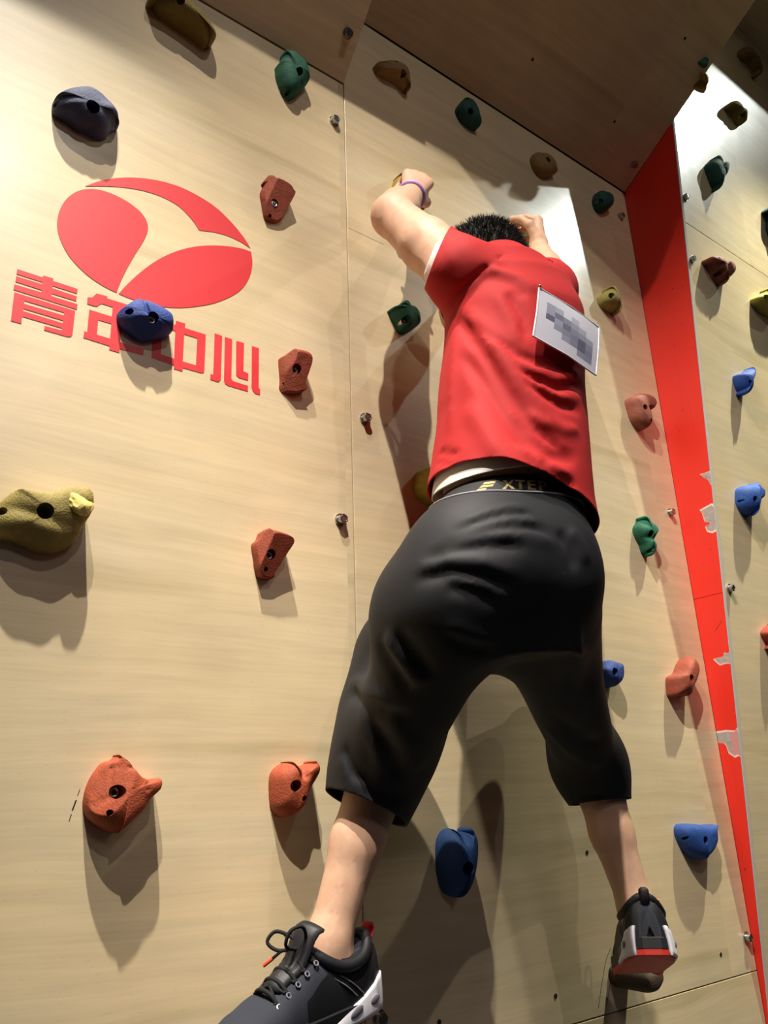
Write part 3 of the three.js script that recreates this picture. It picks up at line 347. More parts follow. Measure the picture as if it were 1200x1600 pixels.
function makeHold(key, hex, name, label, o = {}) {
  const spec = HOLD[key]; let g = holdGeometry(spec, o);
  const bz = spec.h * (o.bz ?? 0.5);
  if (spec.b) g = drill(g, spec.b[0], spec.b[1], o.br || 0.0098, bz - 0.004, spec.h + 0.03);
  if (spec.q) g = drill(g, spec.q[0], spec.q[1], o.qr || 0.0046, spec.h * 0.15, spec.h + 0.03);
  const t = thing(name, label, 'climbing hold', o.group || 'climbing holds bolted to the boards'); onSurface(t, spec.s, spec.o[0], spec.o[1]);
  mesh('body', g, holdMat(hex), t);
  if (spec.b && !o.nobolt) { const b = mesh('bolt', boltRing, o.darkBolt ? M.darkSteel : M.steel, t); b.position.set(spec.b[0], spec.b[1], bz); const k = mesh('socket', boltSocket, M.black, b); }
  return t;
}
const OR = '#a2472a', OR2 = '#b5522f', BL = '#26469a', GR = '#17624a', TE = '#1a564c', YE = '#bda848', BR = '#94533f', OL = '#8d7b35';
makeHold('navy', '#464d70', 'boulder_hold', 'large navy blue rounded hold above the red logo', { br: 0.0125, nobolt: true, bz: 0.2, qr: 0.0058, n: 2.3, grooves: [[0.045, -0.002, 0.055, -0.03, 0.006, 0.006]], bumps: [[0.035, 0.01, 0.006, 0.01]] });
makeHold('olive_long', OL, 'long_hold', 'long olive hold at the top edge, in the overhang shade', { n: 2.4 });
makeHold('green_lobed', GR, 'lobed_hold', 'teal green two-lobed hold just under the left overhang', { nobolt: true, bz: 0.2, grooves: [[-0.03, 0.055, 0.018, -0.035, 0.005, 0.008]] });
const facet = { n: 4.4, bz: 0.45 };
makeHold('orange_a', OR, 'wedge_hold', 'topmost orange wedge hold, right of the red logo', { ...facet, planes: [[0.08, -0.3, 0.95, 0.0262], [-0.8, 0.05, 0.6, 0.0335]] });
makeHold('blue_ridge', BL, 'ridged_hold', 'bright blue ridged hold covering the red lettering', { n: 2.5, br: 0.0105, qr: 0.0062, bz: 0.68, grooves: [[-0.014, 0.036, -0.004, 0.002, 0.0028, 0.006]], planes: [[0, -0.75, 0.75, 0.036]] });
makeHold('orange_b', OR, 'wedge_hold', 'orange wedge hold beside the last red character', { ...facet, br: 0.0105, planes: [[0.0, -0.28, 0.95, 0.029], [-0.8, 0.0, 0.6, 0.029], [-0.5, -0.35, 0.8, 0.0285]] });
{ const t = makeHold('yellow_chip', '#a3914d', 'chipped_hold', 'large mustard yellow hold with a chipped pale corner at the left edge', { n: 2.4, br: 0.0125, qr: 0.007, bz: 0.35, darkBolt: true, bumps: [[0.048, 0.03, 0.007, 0.016], [-0.03, 0.03, 0.003, 0.02]], grooves: [[-0.07, 0.0, 0.03, -0.02, 0.01, 0.004]] });
  const g = new THREE.IcosahedronGeometry(0.0225, 4), p = g.attributes.position; for (let i = 0; i < p.count; i++) { const v = V3(p.getX(i), p.getY(i), p.getZ(i)), k = 1 + 0.22 * fbm(v.x * 90, v.y * 90, v.z * 90, 3); p.setXYZ(i, v.x * k, v.y * k * 1.15, v.z * k * 0.62); } g.computeVertexNormals();
  const c = mesh('chipped_corner', g, std('#e6d67e', 0.85), t); c.position.set(0.043, 0.024, 0.0455); c.rotation.set(-0.5, 0.25, 0.2); c.userData.label = 'pale broken corner'; }
makeHold('orange_c', OR, 'wedge_hold', 'orange wedge hold level with the chipped yellow hold', { ...facet, planes: [[0.05, -0.32, 0.95, 0.0315], [-0.8, 0.05, 0.6, 0.034]] });
makeHold('orange_horn', OR2, 'horned_hold', 'big orange hold with a pointed horn, lowest on the left', { n: 2.7, br: 0.0105, planes: [[-0.6, 0.25, 0.8, 0.042]], grooves: [[-0.02, 0.035, -0.024, -0.01, 0.002, 0.003], [-0.02, 0.034, 0.02, 0.03, 0.002, 0.003], [0.02, 0.03, 0.028, 0.0, 0.002, 0.003], [-0.024, -0.01, -0.045, -0.02, 0.002, 0.003]] });
makeHold('orange_twin', OR2, 'twin_horn_hold', 'small orange hold with two horns beside the climber\'s left shin', { n: 2.6, bumps: [[-0.006, 0.03, 0.008, 0.012], [0.026, 0.024, 0.01, 0.011]], grooves: [[0.01, 0.035, 0.006, 0.012, 0.007, 0.012]] });
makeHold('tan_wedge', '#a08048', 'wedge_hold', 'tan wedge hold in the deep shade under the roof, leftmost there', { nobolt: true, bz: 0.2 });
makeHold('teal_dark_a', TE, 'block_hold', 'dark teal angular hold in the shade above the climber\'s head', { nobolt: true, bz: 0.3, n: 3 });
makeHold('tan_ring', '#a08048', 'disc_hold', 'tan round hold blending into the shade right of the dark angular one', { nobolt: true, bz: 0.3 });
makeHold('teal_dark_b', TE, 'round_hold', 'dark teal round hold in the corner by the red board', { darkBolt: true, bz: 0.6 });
makeHold('yellow_lefthand', '#a58c2a', 'jug_hold', 'yellow hold gripped by the climber\'s left hand', {});
makeHold('green_point', '#186048', 'pointed_hold', 'dark green pointed hold in the climber\'s shadow below his left arm', { n: 2.8, br: 0.0085 });
makeHold('yellow_waist', '#c9b93c', 'jug_hold', 'yellow hold half hidden behind the climber\'s waist', { nobolt: true });
makeHold('green_righthand', '#1a6a54', 'jug_hold', 'green hold gripped by the climber\'s right hand', {});
makeHold('yellow_small', '#a79a54', 'beak_hold', 'small dull yellow hold right of the climber\'s name sheet', { nobolt: true, bz: 0.2 });
makeHold('orange_d', '#a8604c', 'block_hold', 'reddish brown block hold left of the red board', { n: 3.4, nobolt: true, bz: 0.2, grooves: [[0.01, 0.0, 0.05, -0.01, 0.008, 0.012]] });
makeHold('green_waisted', '#186b50', 'lobed_hold', 'green waisted hold right of the climber\'s waist', { nobolt: true, bz: 0.2, grooves: [[-0.02, -0.012, 0.03, -0.018, 0.008, 0.008]] });
makeHold('blue_egg', '#2c4a93', 'egg_hold', 'small blue egg-shaped hold by the climber\'s right thigh', { nobolt: true, bz: 0.2 });
makeHold('orange_e', '#a54c34', 'horned_hold', 'orange hold with two shadows near the red board', { n: 3.2, nobolt: true, bz: 0.2 });
makeHold('blue_heart', '#1f4a86', 'scoop_hold', 'tall dark blue notched hold in the shade between the legs', { n: 2.3, nobolt: true, bz: 0.15, br: 0.012, grooves: [[-0.002, 0.06, 0.0, 0.03, 0.008, 0.012]] });
makeHold('blue_bowl', '#2450a0', 'bowl_hold', 'blue bowl-shaped hold low beside the right foot', { n: 3.2, nobolt: true, bz: 0.2 });
makeHold('olive_tooth', OL, 'tooth_hold', 'olive tooth-shaped hold highest on the right wall', { n: 2.8 });
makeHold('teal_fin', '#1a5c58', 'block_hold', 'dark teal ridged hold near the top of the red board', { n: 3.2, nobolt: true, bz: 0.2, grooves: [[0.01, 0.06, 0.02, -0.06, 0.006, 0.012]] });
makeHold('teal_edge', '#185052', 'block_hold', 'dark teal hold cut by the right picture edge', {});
makeHold('brown_saddle', BR, 'saddle_hold', 'reddish brown saddle-shaped hold under the right wall seam', { nobolt: true, bz: 0.25, grooves: [[0.0, 0.04, 0.012, -0.02, 0.012, 0.014]] });
makeHold('yellow_edge', '#b0a845', 'lobed_hold', 'yellow green lobed hold at the right picture edge', { nobolt: true, bz: 0.3, grooves: [[-0.012, 0.03, 0.0, 0.0, 0.008, 0.012]] });
makeHold('blue_hook', '#1f4fae', 'hook_hold', 'narrow bright blue hook hold on the right wall', { n: 2.6 });
makeHold('blue_cup', '#2757ae', 'cup_hold', 'bright blue cup-shaped hold beside the peeling paint', { n: 2.7, nobolt: true, bz: 0.25 });
makeHold('red_edge', '#a23a24', 'round_hold', 'red hold cut by the right picture edge, low on the right wall', {});
makeHold('brown_blade', '#8d6f3e', 'blade_hold', 'brown blade-like hold in the dark top right corner', {});
makeHold('green_roof', '#1b5b46', 'foot_chip', 'tiny green hold on the underside of the roof', { n: 2.4 });
makeHold('tan_roof', '#9a7d42', 'foot_chip', 'tan hold on the right edge of the roof', { n: 2.4 });

// hex bolts left in empty fixings, and the dark empty holes and nail marks
const hexHead = new THREE.CylinderGeometry(0.0105, 0.011, 0.011, 6); hexHead.rotateX(Math.PI / 2); hexHead.translate(0, 0, 0.0085);
const hexRing = new THREE.TorusGeometry(0.0072, 0.0008, 6, 20); hexRing.translate(0, 0, 0.014);
const washer = new THREE.CylinderGeometry(0.0135, 0.0135, 0.003, 24); washer.rotateX(Math.PI / 2); washer.translate(0, 0, 0.0015);
const boltPlace = ['on the left sloping overhang', 'beside the top of the long vertical seam', 'right of the long seam, by the climber\'s shadow', 'left of the long seam, below the other one', 'on the right wall under the dark teal ridged hold', 'beside the reddish brown saddle-shaped hold', 'left of the red board, level with the peeling paint', 'right of the red board, below the bright blue cup hold', 'at the foot of the red board', 'in the shaded corner under the roof', 'at the bottom edge behind the left shoe', 'on the roof close to the red board'];
BOLTS.forEach(([s, x, y], i) => {
  const t = thing('hex_bolt', 'steel hex bolt ' + boltPlace[i], 'bolt', 'hex bolts in the boards'); onSurface(t, s, x, y, 0.0002, i * 0.7);
  mesh('washer', washer, M.steel, t); const h = mesh('head', hexHead, M.steel, t); mesh('face_ring', hexRing, M.darkSteel, h);
});
const dotG = new THREE.CylinderGeometry(0.0042, 0.0042, 0.0012, 14); dotG.rotateX(Math.PI / 2);
const dotPlace = ['on the roof above the climber, left of two', 'on the roof left of the red board', 'high on the roof by its right edge', 'between the legs, left of the right calf', 'low between the legs', 'at the bottom edge between the legs', 'beside the right calf', 'just above the right ankle', 'right of the right shoe'];
DOTS.forEach(([s, x, y], i) => { const t = thing('empty_fixing', 'small black empty bolt fixing ' + dotPlace[i], 'bolt hole', 'empty fixings'); onSurface(t, s, x, y, 0.0005); mesh('socket_cap', dotG, M.black, t); const r = mesh('rim', new THREE.TorusGeometry(0.0043, 0.0006, 6, 16), M.darkSteel, t); r.scale.setScalar(i === 7 ? 0.6 : 1); });

// ---------------------------------------------------------------- red vinyl logo and lettering
const vinyl = new THREE.MeshPhysicalMaterial({ color: new THREE.Color('#e23038'), roughness: 0.5, clearcoat: 0.25, clearcoatRoughness: 0.32 });
const VT = 0.0004;
function spline(pts, sharp) { // smooth curve through the points, kept sharp at the listed corners
  const out = [], n = pts.length, s = sharp.slice().sort((a, b) => a - b);
  for (let k = 0; k < s.length; k++) { const a = s[k], b = s[(k + 1) % s.length], seg = []; for (let i = a; ; i = (i + 1) % n) { seg.push(V3(pts[i][0], pts[i][1], 0)); if (i === b && seg.length > 1) break; } const c = new THREE.CatmullRomCurve3(seg, false, 'centripetal').getPoints(seg.length * 5); c.pop(); for (const q of c) out.push([q.x, q.y]); }
  return out;
}
const logo = thing('wall_logo', 'round red three-petal emblem stuck on the left board', 'logo'); logo.position.set(0, 0, 0.0003);
mesh('crescent', extrudeXY(spline(LOGO.crescent, [0, 12, 16]), VT), vinyl, logo);
mesh('petal', extrudeXY(spline(LOGO.drop_l, [0]), VT), vinyl, logo);
mesh('petal', extrudeXY(spline(LOGO.drop_r, [0, 9]), VT), vinyl, logo);
const words = thing('wall_lettering', 'red lettering of four Chinese characters below the emblem', 'lettering'); words.position.set(0, 0, 0.0003);
for (const [k, name] of [['qing', 'first_character'], ['nian', 'second_character'], ['zhong', 'third_character'], ['xin', 'fourth_character']])
  mesh(name, mergeGeometries(GLYPHS[k].map(([o, ...h]) => extrudeXY(o, VT, h))), vinyl, words);

// ---------------------------------------------------------------- the climber: distance fields
const smin = (a, b, k) => { const h = Math.max(k - Math.abs(a - b), 0) / k; return Math.min(a, b) - h * h * k * 0.25; };
function cone(a, b, ra, rb) { const [ax, ay, az] = a, dx = b[0] - ax, dy = b[1] - ay, dz = b[2] - az, l = dx * dx + dy * dy + dz * dz; return (x, y, z) => { const px = x - ax, py = y - ay, pz = z - az, t = clamp((px * dx + py * dy + pz * dz) / l); return Math.hypot(px - dx * t, py - dy * t, pz - dz * t) - mix(ra, rb, t); }; }
function ball(c, r) { const [cx, cy, cz] = c, [rx, ry, rz] = Array.isArray(r) ? r : [r, r, r], m = Math.min(rx, ry, rz); return (x, y, z) => { const k = Math.hypot((x - cx) / rx, (y - cy) / ry, (z - cz) / rz); return (k - 1) * m * (k > 1 ? 1 : 1); }; }
function chain(pts, rs, k = 0.02) { const c = pts.slice(1).map((p, i) => cone(pts[i], p, rs[i], rs[i + 1])); return (x, y, z) => { let d = c[0](x, y, z); for (let i = 1; i < c.length; i++) d = smin(d, c[i](x, y, z), k); return d; }; }
function blend(list, k) { return (x, y, z) => { let d = list[0](x, y, z); for (let i = 1; i < list.length; i++) d = smin(d, list[i](x, y, z), k); return d; }; }
// an upright body of elliptical sections; stations are [y, cx, cz, half width, half depth, side slope]
function trunk(st, n = 2.25) {
  return (x, y, z) => {
    let i = 0; const find = (v) => { i = 0; while (i < st.length - 2 && v > st[i + 1][0]) i++; return clamp((v - st[i][0]) / (st[i + 1][0] - st[i][0])); };
    let t = find(y); const sl = mix(st[i][5], st[i + 1][5], t), cx0 = mix(st[i][1], st[i + 1][1], t), yy = y - sl * (x - cx0); t = find(yy); t = t * t * (3 - 2 * t) * 0.5 + t * 0.5;
    const a = st[i], b = st[i + 1], cx = mix(a[1], b[1], t), cz = mix(a[2], b[2], t), w = mix(a[3], b[3], t), dp = mix(a[4], b[4], t);
    const d = (Math.pow(Math.pow(Math.abs(x - cx) / w, n) + Math.pow(Math.abs(z - cz) / dp, n), 1 / n) - 1) * Math.min(w, dp);
    const over = Math.max(st[0][0] - yy, yy - st[st.length - 1][0]);
    return over > 0 ? Math.hypot(Math.max(d, 0), over) + Math.min(d, 0) * 0 : Math.max(d, over * 1.0 > -0.02 ? over : -1e3 < d ? d : d);
  };
}
const J = {
  shL: [0.884, 2.370, 0.37], shR: [1.155, 2.446, 0.352], elL: [0.862, 2.603, 0.21], wrL: [0.991, 2.784, 0.125], elR: [1.342, 2.640, 0.22], wrR: [1.443, 2.844, 0.12],
  neck: [1.008, 2.41, 0.365], head: [1.072, 2.512, 0.232], hipL: [0.812, 1.765, 0.415], hipR: [0.985, 1.780, 0.395], knL: [0.885, 1.675, 0.17], knR: [1.335, 1.648, 0.13], anL: [0.719, 1.246, 0.15], anR: [1.367, 1.233, 0.22],
};
const along = (a, b, t) => [mix(a[0], b[0], t), mix(a[1], b[1], t), mix(a[2], b[2], t)];
const shift = (a, x, y, z) => [a[0] + x, a[1] + y, a[2] + z];
// feet frames: origin on the ground side of the shoe, x to the toe, y up
function basis(at, fwd, up) { const x = V3(...fwd).normalize(), z = x.clone().cross(V3(...up)).normalize(), y = z.clone().cross(x); return new THREE.Matrix4().makeBasis(x, y, z).setPosition(...at); }
const FOOT_L = basis(V3(...J.anL).add(V3(0.0, -0.098, 0)).toArray(), [-0.975, -0.10, 0.17], [-0.06, 1, 0.14]);
const FOOT_R = basis(V3(...J.anR).add(V3(-0.005, -0.09, 0.012)).toArray(), [0.66, -0.30, -0.69], [0.02, 0.95, 0.0]);
const inFoot = (m, x, y, z) => V3(x, y, z).applyMatrix4(m).toArray();
const bodyTrunk = trunk([[1.69, 0.905, 0.395, 0.125, 0.10, 0.06], [1.79, 0.910, 0.405, 0.142, 0.108, 0.06], [1.90, 0.934, 0.398, 0.122, 0.094, 0.1], [2.10, 0.978, 0.385, 0.132, 0.098, 0.15], [2.28, 1.010, 0.38, 0.138, 0.10, 0.22], [2.38, 1.025, 0.37, 0.125, 0.085, 0.25], [2.43, 1.03, 0.365, 0.08, 0.06, 0.25]]);
const armL = chain([J.shL, along(J.shL, J.elL, 0.45), J.elL, along(J.elL, J.wrL, 0.3), J.wrL], [0.056, 0.051, 0.043, 0.043, 0.028], 0.02);
const armR = chain([J.shR, along(J.shR, J.elR, 0.45), J.elR, along(J.elR, J.wrR, 0.3), J.wrR], [0.054, 0.047, 0.040, 0.037, 0.024], 0.02);
const calf = (k, a) => chain([k, shift(along(k, a, 0.3), 0, 0, 0.012), along(k, a, 0.68), a], [0.053, 0.055, 0.040, 0.031], 0.02);
const legL = blend([chain([J.hipL, along(J.hipL, J.knL, 0.55), J.knL], [0.088, 0.074, 0.056], 0.03), calf(J.knL, J.anL)], 0.03);
const legR = blend([chain([J.hipR, along(J.hipR, J.knR, 0.55), J.knR], [0.088, 0.074, 0.056], 0.03), calf(J.knR, J.anR)], 0.03);
const foot = (m) => chain([inFoot(m, -0.045, 0.048, 0), inFoot(m, 0.03, 0.05, 0), inFoot(m, 0.11, 0.038, 0), inFoot(m, 0.16, 0.034, 0)], [0.024, 0.025, 0.016, 0.012], 0.02);
const neckD = cone(shift(J.neck, 0.005, 0.0, -0.01), along(J.neck, J.head, 0.75), 0.058, 0.050);
const bodyD = blend([bodyTrunk, armL, armR, cone(J.shL, J.shR, 0.05, 0.05), neckD, legL, legR, foot(FOOT_L), foot(FOOT_R), blend([cone(J.anL, inFoot(FOOT_L, -0.03, 0.05, 0), 0.031, 0.022), cone(J.anR, inFoot(FOOT_R, -0.03, 0.05, 0), 0.031, 0.022)], 0.001)], 0.025);

// head in its own frame: y up, z to the face
const HEAD = (() => { const f = V3(0.12, 0.05, -1).normalize(), u0 = V3(0.12, 1, 0.1), x = u0.clone().cross(f).normalize(), u = f.clone().cross(x); return new THREE.Matrix4().makeBasis(x, u, f).setPosition(...J.head); })();
const HEAD_INV = HEAD.clone().invert();
const skull = blend([ball([0, 0.018, -0.012], [0.074, 0.094, 0.094]), ball([0, -0.03, 0.022], [0.062, 0.075, 0.066]), ball([0, -0.078, 0.045], [0.036, 0.03, 0.034])], 0.04);
const face = [cone([0, 0.008, 0.084], [0, -0.024, 0.102], 0.008, 0.0105), ball([-0.009, -0.028, 0.094], 0.008), ball([0.009, -0.028, 0.094], 0.008), ball([0, -0.052, 0.082], [0.022, 0.006, 0.009]), ball([0, -0.062, 0.080], [0.019, 0.0065, 0.009]), ball([0, 0.026, 0.078], [0.042, 0.008, 0.010])];
const ear = (s) => (x, y, z) => Math.max(ball([s * 0.079, -0.004, -0.004], [0.011, 0.032, 0.021])(x, y, z), -ball([s * 0.09, 0.002, 0.001], [0.011, 0.019, 0.012])(x, y, z));
const headD = (() => { const f = blend(face, 0.008), e1 = ear(1), e2 = ear(-1), s1 = ball([-0.031, 0.006, 0.094], [0.017, 0.011, 0.013]), s2 = ball([0.031, 0.006, 0.094], [0.017, 0.011, 0.013]), nk = cone([0, -0.05, -0.02], [-0.03, -0.17, -0.05], 0.05, 0.054);
  return (x, y, z) => { let d = smin(skull(x, y, z), f(x, y, z), 0.014); d = Math.max(d, -s1(x, y, z)); d = smin(d, e1(x, y, z), 0.006); d = Math.max(d, -s2(x, y, z)); d = smin(d, e2(x, y, z), 0.006); return smin(d, nk(x, y, z), 0.02); }; })();

// hands: x to the fingers, y out of the back of the hand, z to the thumb
function handField(curl, thumb) {
  const parts = [], palm = blend([cone([0.0, 0, 0.008], [0.078, 0.003, 0.026], 0.017, 0.0135), cone([0.0, 0, 0.0], [0.082, 0.004, 0.008], 0.017, 0.0135), cone([0.0, 0, -0.006], [0.08, 0.002, -0.012], 0.016, 0.0130), cone([0.0, -0.001, -0.010], [0.074, -0.001, -0.030], 0.015, 0.0118), cone([-0.03, 0, 0.006], [0.01, 0, 0.004], 0.021, 0.021), cone([-0.03, 0, -0.006], [0.01, 0, -0.004], 0.021, 0.021)], 0.014);
  const base = [[0.078, 0.003, 0.026], [0.083, 0.004, 0.008], [0.08, 0.002, -0.012], [0.073, -0.001, -0.030]], len = [[0.040, 0.025, 0.019], [0.044, 0.028, 0.020], [0.041, 0.026, 0.020], [0.032, 0.020, 0.018]], rad = [0.0092, 0.0094, 0.0088, 0.0078];
  base.forEach((b, i) => { const pts = [b], rs = [rad[i] * 1.12]; let a = 0, p = b.slice(); for (let s = 0; s < 3; s++) { a += curl[i][s] * Math.PI / 180; p = [p[0] + Math.cos(a) * len[i][s], p[1] - Math.sin(a) * len[i][s], p[2] + (1.5 - i) * 0.0015]; pts.push(p.slice()); rs.push(rad[i] * [1.0, 0.92, 0.8][s]); } parts.push(chain(pts, rs, 0.005)); });
  const th = chain(thumb, [0.0155, 0.0115, 0.0098, 0.0085], 0.008);
  return (x, y, z) => { let d = palm(x, y, z); for (const q of parts) d = smin(d, q(x, y, z), 0.006); return smin(d, th(x, y, z), 0.010); };
}
const grip = (a, b, c) => [[a - 4, b, c], [a, b, c], [a + 3, b + 2, c], [a + 8, b + 4, c]];
const handL = handField(grip(58, 78, 42), [[0.012, -0.006, 0.020], [0.040, -0.020, 0.040], [0.066, -0.034, 0.040], [0.086, -0.042, 0.032]]);
const handR = handField(grip(62, 52, 30), [[0.012, -0.006, 0.020], [0.042, -0.022, 0.042], [0.068, -0.044, 0.044], [0.080, -0.066, 0.040]]);
function handFrame(at, fwd, back, right) { const x = V3(...fwd).normalize(), b = V3(...back), y = b.sub(x.clone().multiplyScalar(b.dot(x))).normalize(), z = x.clone().cross(y).multiplyScalar(right ? -1 : 1); return new THREE.Matrix4().makeBasis(x, y, z).setPosition(...at); }
const HAND_L = handFrame(J.wrL, [0.40, 0.90, -0.10], [-0.25, 0.05, 0.97], false);
const HAND_R = handFrame(J.wrR, [0.22, 0.95, -0.18], [0.72, 0.1, 0.68], true);
function localMesh(sdf, m, lo, hi, cell) { const r = surfaceNets(sdf, lo, hi, cell), v = V3(); for (let i = 0; i < r.pos.length; i += 3) { v.set(r.pos[i], r.pos[i + 1], r.pos[i + 2]).applyMatrix4(m); r.pos[i] = v.x; r.pos[i + 1] = v.y; r.pos[i + 2] = v.z; } if (m.determinant() < 0) for (let t = 0; t < r.idx.length; t += 3) { const q = r.idx[t + 1]; r.idx[t + 1] = r.idx[t + 2]; r.idx[t + 2] = q; } return r; }
function joined(list) { const pos = [], idx = []; for (const r of list) { const n = pos.length / 3; for (const p of r.pos) pos.push(p); for (const i of r.idx) idx.push(i + n); } return { pos, idx }; }

const skinTex = dataTex(256, 256, (u, v) => { const a = fbm(u * 12, v * 12, 7.7, 4), b = fbm(u * 50, v * 50, 1.1, 2); return [0.965 + 0.05 * a + 0.03 * b, 0.95 + 0.09 * a + 0.04 * b, 0.945 + 0.1 * a + 0.04 * b]; });
skinTex.repeat.set(4, 4);
const SKIN = new THREE.MeshPhysicalMaterial({ color: new THREE.Color('#dfb598'), map: skinTex, roughness: 0.55, sheen: 0.15, sheenRoughness: 0.5 });
const person = thing('person', 'person in red T-shirt and black shorts climbing the wall, seen from behind', 'person');
const bodyMesh = surfaceNets(bodyD, [0.42, 1.08, 0.02], [1.56, 2.92, 0.62], 0.0085);
const body = mesh('body', toGeo(joined([bodyMesh, localMesh(headD, HEAD, [-0.1, -0.18, -0.13], [0.1, 0.13, 0.13], 0.0032), localMesh(handL, HAND_L, [-0.055, -0.10, -0.06], [0.15, 0.03, 0.075], 0.0026), localMesh(handR, HAND_R, [-0.055, -0.13, -0.06], [0.16, 0.03, 0.075], 0.0026)])), SKIN, person);
{ // eyes on the hidden face
  const g = new THREE.SphereGeometry(0.0115, 20, 14), iris = new THREE.SphereGeometry(0.0058, 16, 10);
  for (const s of [-1, 1]) { const e = mesh('eye', g, std('#e9e4dc', 0.3), person); e.position.copy(V3(s * 0.031, 0.006, 0.0815).applyMatrix4(HEAD)); const i = mesh('iris', iris, std('#20140e', 0.2), e); i.position.copy(V3(0, 0, 0.0068).transformDirection(HEAD).multiplyScalar(0.0068)); }
}
// short black hair: a cap with cropped tufts
{
  const hairD = (x, y, z) => { const d = ball([0, 0.022, -0.014], [0.088, 0.106, 0.106])(x, y, z) - 0.004 * fbm(x * 60, y * 60, z * 60, 3); const line = -0.005 + 0.055 * smooth(-0.02, 0.07, z) - 0.062 * smooth(0.0, -0.075, z); const around = Math.hypot(Math.abs(x) - 0.083, y + 0.002, z) - 0.03; return Math.max(d, line - y + 0.012 * fbm(x * 40, 1, z * 40, 2), -around); };
  const cap = localMesh(hairD, HEAD, [-0.1, -0.1, -0.13], [0.1, 0.14, 0.11], 0.004), geos = [toGeo(cap)];
  const tuft = new THREE.ConeGeometry(0.0012, 0.017, 4, 1, true); tuft.translate(0, 0.009, 0); const g0 = tuft.toNonIndexed(); const list = [];
  for (let i = 0; i < 5200; i++) {
    const a = rnd() * Math.PI * 2, h = Math.sqrt(rnd()), y = 1 - 1.55 * rnd(); const r = Math.sqrt(Math.max(0, 1 - y * y)), p = V3(Math.cos(a) * r * 0.088, 0.022 + y * 0.106, -0.014 + Math.sin(a) * r * 0.106);
    if (hairD(p.x * 0.97, p.y * 0.97, p.z * 0.97) > 0.001) continue;
    const dir = V3(p.x / 0.083, (p.y - 0.022) / 0.103 + 0.25, (p.z + 0.014) / 0.103 + 0.15).add(V3(rnd() - 0.5, rnd() - 0.5, rnd() - 0.5).multiplyScalar(0.9)).normalize();
    const m = new THREE.Matrix4().compose(p, new THREE.Quaternion().setFromUnitVectors(V3(0, 1, 0), dir), V3(1, 0.55 + 0.6 * rnd(), 1)).premultiply(HEAD); list.push(g0.clone().applyMatrix4(m));
  }
  const tufts = mergeGeometries(list); const capG = geos[0].toNonIndexed(); mesh('hair', mergeGeometries([capG, tufts]), std(lin(0.010, 0.009, 0.008), 0.9), person);
}

// ---------------------------------------------------------------- clothes
const clothBump = dataTex(128, 128, (u, v) => { const g = 0.5 + 0.25 * Math.sin(u * Math.PI * 64) * Math.sin(v * Math.PI * 64) + 0.2 * (rnd() - 0.5); return [g, g, g]; }, false); clothBump.repeat.set(14, 14);
const cloth = (hex, r = 0.85, sheen = 0.25) => new THREE.MeshPhysicalMaterial({ color: new THREE.Color(hex), roughness: r, bumpMap: clothBump, bumpScale: 0.00035, sheen, sheenRoughness: 0.6, sheenColor: new THREE.Color(hex), side: THREE.DoubleSide });
const RED = cloth('#b81618', 0.8, 0.1), WHITE = cloth('#e8e2dc', 0.8), BLACK = cloth('#0d0e15', 0.7, 0.4);
// folds are soft ridges (or, with a negative height, creases) along lines on the cloth: [width, height, x,y,z, x,y,z, ...]
function folds(list, gain) {
  const F = list.map(([w, h, ...c]) => { const seg = []; let L = 0; for (let i = 0; i + 5 < c.length; i += 3) { const d = [c[i + 3] - c[i], c[i + 4] - c[i + 1], c[i + 5] - c[i + 2]], l = Math.hypot(...d); seg.push({ a: c.slice(i, i + 3), d, l, at: L }); L += l; } const m = [0, 1, 2].map((k) => { let lo = 9, hi = -9; for (let i = k; i < c.length; i += 3) { lo = Math.min(lo, c[i]); hi = Math.max(hi, c[i]); } return [lo - 3 * w, hi + 3 * w]; }); return { w, h, seg, L, m }; });
  return (x, y, z) => {
    let s = 0;
    for (const f of F) {
      if (x < f.m[0][0] || x > f.m[0][1] || y < f.m[1][0] || y > f.m[1][1] || z < f.m[2][0] || z > f.m[2][1]) continue;
      let best = 1e9, at = 0;
      for (const g of f.seg) { const px = x - g.a[0], py = y - g.a[1], pz = z - g.a[2], t = clamp((px * g.d[0] + py * g.d[1] + pz * g.d[2]) / (g.l * g.l)), d2 = (px - g.d[0] * t) ** 2 + (py - g.d[1] * t) ** 2 + (pz - g.d[2] * t) ** 2; if (d2 < best) { best = d2; at = (g.at + t * g.l) / f.L; } }
      s += gain * f.h * Math.exp(-best / (f.w * f.w)) * smooth(0, 0.22, at) * smooth(1, 0.75, at);
    }
    return s;
  };
}
